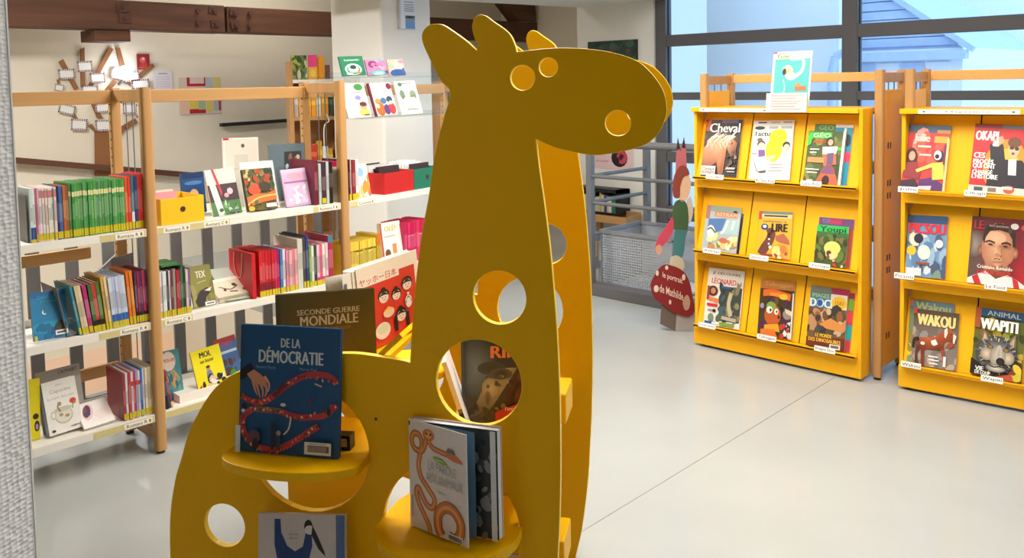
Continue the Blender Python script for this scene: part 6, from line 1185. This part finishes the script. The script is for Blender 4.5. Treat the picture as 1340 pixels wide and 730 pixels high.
# ================================================================== THE FAR WALL: CARD TREE, NOTES, DISTANT BOOKCASE
YT_ = YB - .01
def flat(px, py): q = ony(px, py, YT_); return (q.x, q.z)
tr = thing('card_tree', 'brown card tree hung with airmail envelopes on the far cream wall', 'wall decoration', TR(0, YT_, 0))
def tp(name, pts, m, y0=-.012, y1=0.0): return MB().prism([flat(*p) for p in pts], y0, y1).build(name, m, tr)
tp('trunk', [(123.5, 172), (152, 172), (152, 230), (124, 230)], M_KRAFT)
for pts in ([(105, 64), (110, 62), (110.5, 112), (105.5, 114)], [(76.5, 81), (82, 77.5), (102, 115), (97, 118)], [(142, 62), (148, 64), (121, 112), (115, 112)], [(150.5, 62), (156, 63), (164, 90), (158, 92)], [(199, 83), (202, 87), (170, 112), (166, 108)],
            [(148, 104), (153, 107), (142, 120), (137, 118)], [(106, 112), (121, 111), (121, 114), (106, 116)], [(74, 104), (77, 104), (80, 116), (76, 116)], [(119, 136), (123, 136), (134, 154), (127, 155)], [(93, 150), (97, 148), (102, 156), (98, 158)], [(114, 164), (120, 162), (126, 172), (124, 173)], [(160, 164), (176, 155), (180, 160), (165, 170)], [(152, 172), (160, 164), (166, 168), (154, 180)]):
    tp('branch', pts, M_KRAFT)
def envelope(cx_, cy_, wp, hp, rot, nm):
    a = flat(cx_ - wp / 2, cy_ - hp / 2); b = flat(cx_ + wp / 2, cy_ + hp / 2); w, h = b[0] - a[0], a[1] - b[1]
    c = flat(cx_, cy_)
    o = MB().box(-w / 2, w / 2, 0, .004, -h / 2, h / 2, lin((240, 238, 232))).build('envelope', M_MATTE, tr, Matrix.Translation((c[0], -.026, c[1])) @ Matrix.Rotation(R(rot), 4, 'Y'))
    dash = []
    for k in range(9):
        c1_ = (140, 40, 40) if k % 2 else (60, 50, 90); u = k / 9
        dash += [Rc(u, 0, u + .055, .17, c1_), Rc(u, .83, u + .055, 1, c1_)]
    for k in range(6):
        c1_ = (140, 40, 40) if k % 2 else (60, 50, 90); v = k / 6
        dash += [Rc(0, v, .09, v + .1, c1_), Rc(.91, v, 1, v + .1, c1_)]
    q = art_mesh('airmail_edge', dash, w, h, o, M_MATTE); q.matrix_local = Matrix.Translation((-w / 2, 0, -h / 2))
for e in ((85.5, 97, 22, 13, -2), (109.5, 87, 20, 14, -3), (126, 102, 20, 13, -2), (76, 115, 12, 9, 10), (116, 117, 22, 9, 0), (86, 143, 22, 12, 16), (134, 141, 22, 11, -3), (102, 163, 22, 14, 5), (134, 164, 22, 14, 0), (170, 100, 22, 13, -6), (182, 110, 24, 12, -3), (152, 96, 16, 14, 15), (167, 142, 16, 14, 0), (181, 145, 10, 18, 0)):
    envelope(*e, '')
RED = [Rc(0, 0, 1, 1, (150, 30, 40)), El(.45, .4, .25, .2, (206, 90, 80)), El(.5, .3, .12, .1, (236, 180, 160)), Po([(.2, .7), (.7, .5), (.9, .9), (.3, 1)], (190, 60, 60)), Rc(.0, .85, 1, .9, (200, 100, 90))]
def wall_sheet(name, label, cat, tl, br, art, base, t=.004):
    a, b = ony(*tl, YT_), ony(*br, YT_); w, h = b.x - a.x, a.z - b.z
    o = thing(name, label, cat, TR(a.x, YT_ - t, b.z)); MB().box(0, w, 0, t, 0, h, lin(base)).build('sheet', M_MATTE, o)
    art_mesh('print', art, w, h, o, M_MATTE); return o
wall_sheet('poster', 'small red poster at the top right of the card tree', 'poster', (178.5, 70.5), (196, 91), RED, (150, 30, 40))
wall_sheet('paper_notice', 'pale lilac printed sheet right of the card tree', 'notice', (200, 93), (226, 119), [Rc(0, 0, 1, 1, (226, 218, 224)), Rc(.26, .1, .74, .15, (150, 140, 150))] + [Rc(.12, .28 + k * .12, .88, .31 + k * .12, (200, 192, 200)) for k in range(5)], (226, 218, 224))
BO = [Rc(0, 0, 1, 1, (230, 206, 196)), Rc(0, 0, .17, .3, (222, 206, 190)), Rc(.18, .0, .25, .22, (190, 30, 40)), Rc(.18, .17, .62, .24, (190, 30, 40)), Rc(.28, .03, .6, .16, (236, 206, 196)), Rc(.64, 0, .82, .4, (190, 200, 196)), Rc(.84, 0, 1, .4, (226, 210, 120)), Rc(.0, .3, .2, .98, (236, 196, 170)), Rc(.22, .3, .42, .86, (230, 206, 90)), Rc(.22, .86, .62, .98, (190, 30, 40)), Rc(.44, .3, .62, .88, (170, 196, 150)), Rc(.64, .42, .8, .95, (226, 206, 110)), Rc(.82, .42, .95, .92, (176, 186, 190)), Rc(.95, .42, 1, .92, (170, 30, 60)), Rc(.6, .0, .63, .25, (150, 20, 40))]
wall_sheet('notice_board', 'patchwork notice board of coloured sheets with red strips on the far wall', 'notice board', (234, 101.5), (289, 148), BO, (226, 200, 190))
# glowing lamp in front of the tree
lp = ony(163, 95, YB - .12)
lm = thing('wall_lamp', 'small glowing globe lamp shining in front of the card tree', 'lamp', TR(lp.x, lp.y, lp.z))
sph = MB(); n, mm = 14, 8
vs = [(.055 * math.sin(math.pi * j / mm) * math.cos(2 * math.pi * i / n), .055 * math.sin(math.pi * j / mm) * math.sin(2 * math.pi * i / n), .055 * math.cos(math.pi * j / mm)) for j in range(mm + 1) for i in range(n)]
sph.add(vs, [(j * n + i, (j + 1) * n + i, (j + 1) * n + (i + 1) % n, j * n + (i + 1) % n) for j in range(mm) for i in range(n)], None, None, True)
sph.build('globe', M_BULB, lm)
MB().tube((0, .03, -.05), (0, .12, -.09), .012).build('arm', M_STEEL, lm)
ld = bpy.data.lights.new('globe_light', 'POINT'); ld.energy = 1.6; ld.shadow_soft_size = .06; ld.color = (.9, .94, 1)
lo = bpy.data.objects.new('globe_light', ld); COL.objects.link(lo); lo.location = (lp.x, lp.y - .07, lp.z)

# distant wooden bookcases either side of the pillar
YD = 5.45
YAWD = R(-27)
d0 = ony(377, 90, YD)
MD = TR(d0.x, YD, 0, YAWD); MDI = MD.inverted(); nD = MD.to_3x3() @ Vector((0, -1, 0))
def dl(px, py, dy=0.0): return MDI @ onplane(px, py, MD @ Vector((0, dy, 0)), nD)
ztop = dl(400, 104).z
BWW = dl(446, 120).x
bc = thing('distant_bookcase', 'wooden bookcase beyond the second post left of the white pillar', 'bookcase', MD)
sh = [ztop, dl(400, 153).z, dl(400, 222).z, .36, .06]
MB().box(0, .03, 0, .26, 0, dl(380, 80).z).build('side_panel', M_BEECH, bc)
MB().box(BWW - .03, BWW, 0, .26, 0, ztop).build('side_panel', M_BEECH, bc)
for k, z in enumerate(sh): MB().box(.03, BWW - .03, .0, .255, z - .025, z).build('shelf_board', M_WHITE if k == 0 else M_BEECHX, bc)
MB().box(.03, BWW - .03, .25, .26, .06, ztop - .025).build('back_panel', M_BEECHX, bc)
GD_ = 'books in the distant bookcase'
def dbook(label, px0, px1, py0, py1, c, art=None, dy=.05, t=.02):
    a, b = dl(px0, py1, dy), dl(px1, py0, dy)
    return book('book', label, MD @ Matrix.Translation((a.x, dy, ztop + .001)), b.x - a.x, b.z - ztop, t, c, art or [Rc(0, 0, 1, 1, c)], GD_)
dbook('green leafy picture book standing on top of the distant bookcase', 381, 401, 72.5, 103, (96, 116, 60), [Rc(0, 0, 1, 1, (110, 130, 60)), Bl(24, 0, 0, 1, 1, .14, [(70, 100, 40), (170, 190, 80), (60, 70, 40), (206, 210, 150)], 5), El(.5, .8, .12, .2, (226, 230, 214))])
dbook('pink and orange book on top of the distant bookcase', 404, 414.5, 72, 101, (236, 60, 140), [Rc(0, 0, 1, 1, (240, 70, 140)), Rc(0, .5, 1, 1, (240, 180, 60)), El(.5, .75, .3, .15, (240, 210, 90))])
dbook('plain amber book on top of the distant bookcase', 415.5, 424, 74, 101, (236, 150, 20), [Rc(0, 0, 1, 1, (238, 160, 24))], .06)
dbook('small brown book on top of the distant bookcase next to the pillar', 426, 431.5, 85, 101, (120, 70, 60))
rd = random.Random(8)
for lab, zi, pal, hr in (('second shelf', 1, [(240, 160, 30), (240, 170, 40), (206, 90, 70), (226, 220, 210), (60, 80, 70)], (.12, .2)), ('third shelf', 2, [(226, 220, 210), (200, 60, 40), (236, 170, 30), (60, 50, 50), (236, 236, 230)], (.14, .2))):
    x = .035; k = 0
    while x < BWW - .08:
        t_ = rd.uniform(.02, .045); c = rd.choice(pal)
        spine_book('book', '%s book, %s from left on the %s of the distant bookcase' % (cname(c), ORD[k], lab), MD @ TR(x, .02 + rd.uniform(0, .02), sh[zi] + .0005), t_, rd.uniform(*hr), .17, c, [(.5, .7, tuple(min(255, v + 40) for v in c))], GD_); x += t_ + .003; k += 1
YE = 5.3
e0, e1 = ony(520, 110, YE), ony(598, 110, YE)
b2 = thing('distant_bookcase', 'wooden bookcase end between the pillar and the giraffe neck', 'bookcase', TR(e0.x, YE, 0))
WE = e1.x - e0.x; zr0, zr1 = ony(560, 124, YE).z, ony(560, 106, YE).z
xu = ony(574, 150, YE).x - e0.x
xu = ony(578, 150, YE).x - e0.x
MB().box(xu + .02, xu + .05, .02, .3, 0, zr1).build('side_panel', M_BEECH, b2)
MB().box(WE - .03, WE, .02, .3, 0, zr1).build('side_panel', M_BEECH, b2)
z2 = ony(580, 216, YE).z
for z in (z2, .5, .12): MB().box(xu + .05, WE - .03, .02, .3, z - .025, z).build('shelf_board', M_BEECHX, b2)
MB().box(xu + .05, WE - .03, .29, .3, 0, zr1).build('back_panel', M_BEECHX, b2)
for k, c in enumerate(((60, 60, 70), (70, 150, 120), (90, 170, 140))):
    spine_book('book', '%s book beside the giraffe neck in the distant bookcase end' % cname(c) + ', ' + ORD[k] + ' from left', TR(e0.x + xu + .052 + k * .025, YE + .04, z2 + .0005), .022, zr0 - z2 - .04, .17, c, [], GD_)
o = thing('wire_book_stand', 'white wire stand holding a round disc case beside the second post', 'stand', TR(ony(424, 165, YD - .2).x, YD - .2, 0))
MB().path(spline([(0, 0, .9), (0, 0, 1.15), (.03, -.02, 1.2), (.0, -.03, 1.25)], 5), .004, 6).build('wire', M_PAPERW, o)
MB().tube((-.06, -.02, .9), (.06, -.02, .9), .008).tube((-.05, .0, 0), (-.05, 0, .9), .008).tube((.05, 0, 0), (.05, 0, .9), .008).build('frame', M_STEEL, o)
# sign on the pillar
a, b = ony(521, -8, 4.5), ony(541.5, 38, 4.5)
w, h = b.x - a.x, a.z - b.z
o = thing('pillar_sign', 'narrow printed sign with blue photograph high on the white pillar', 'sign', TR(a.x, 4.5 - .02, b.z))
MB().box(-.012, w, 0, .02, -.004, h, lin((206, 210, 220))).build('board', M_MATTE, o)
art_mesh('print', [Rc(0, 0, 1, 1, (236, 240, 248))] + [Rc(.25, v, .9, v + .02, (120, 126, 140)) for v in (.22, .3, .36, .42, .48)] + [Rc(.3, .62, .95, .7, (90, 96, 110)), El(.6, .68, .2, .04, (60, 66, 76)), Rc(.3, .7, .95, 1, (110, 160, 220)), Rc(.3, .7, .95, .82, (140, 160, 180))], w, h, o, M_MATTE)
a, b = ony(508, 94, 4.49), ony(566, 105, 4.49)
bpy.data.scenes.remove(SCR)
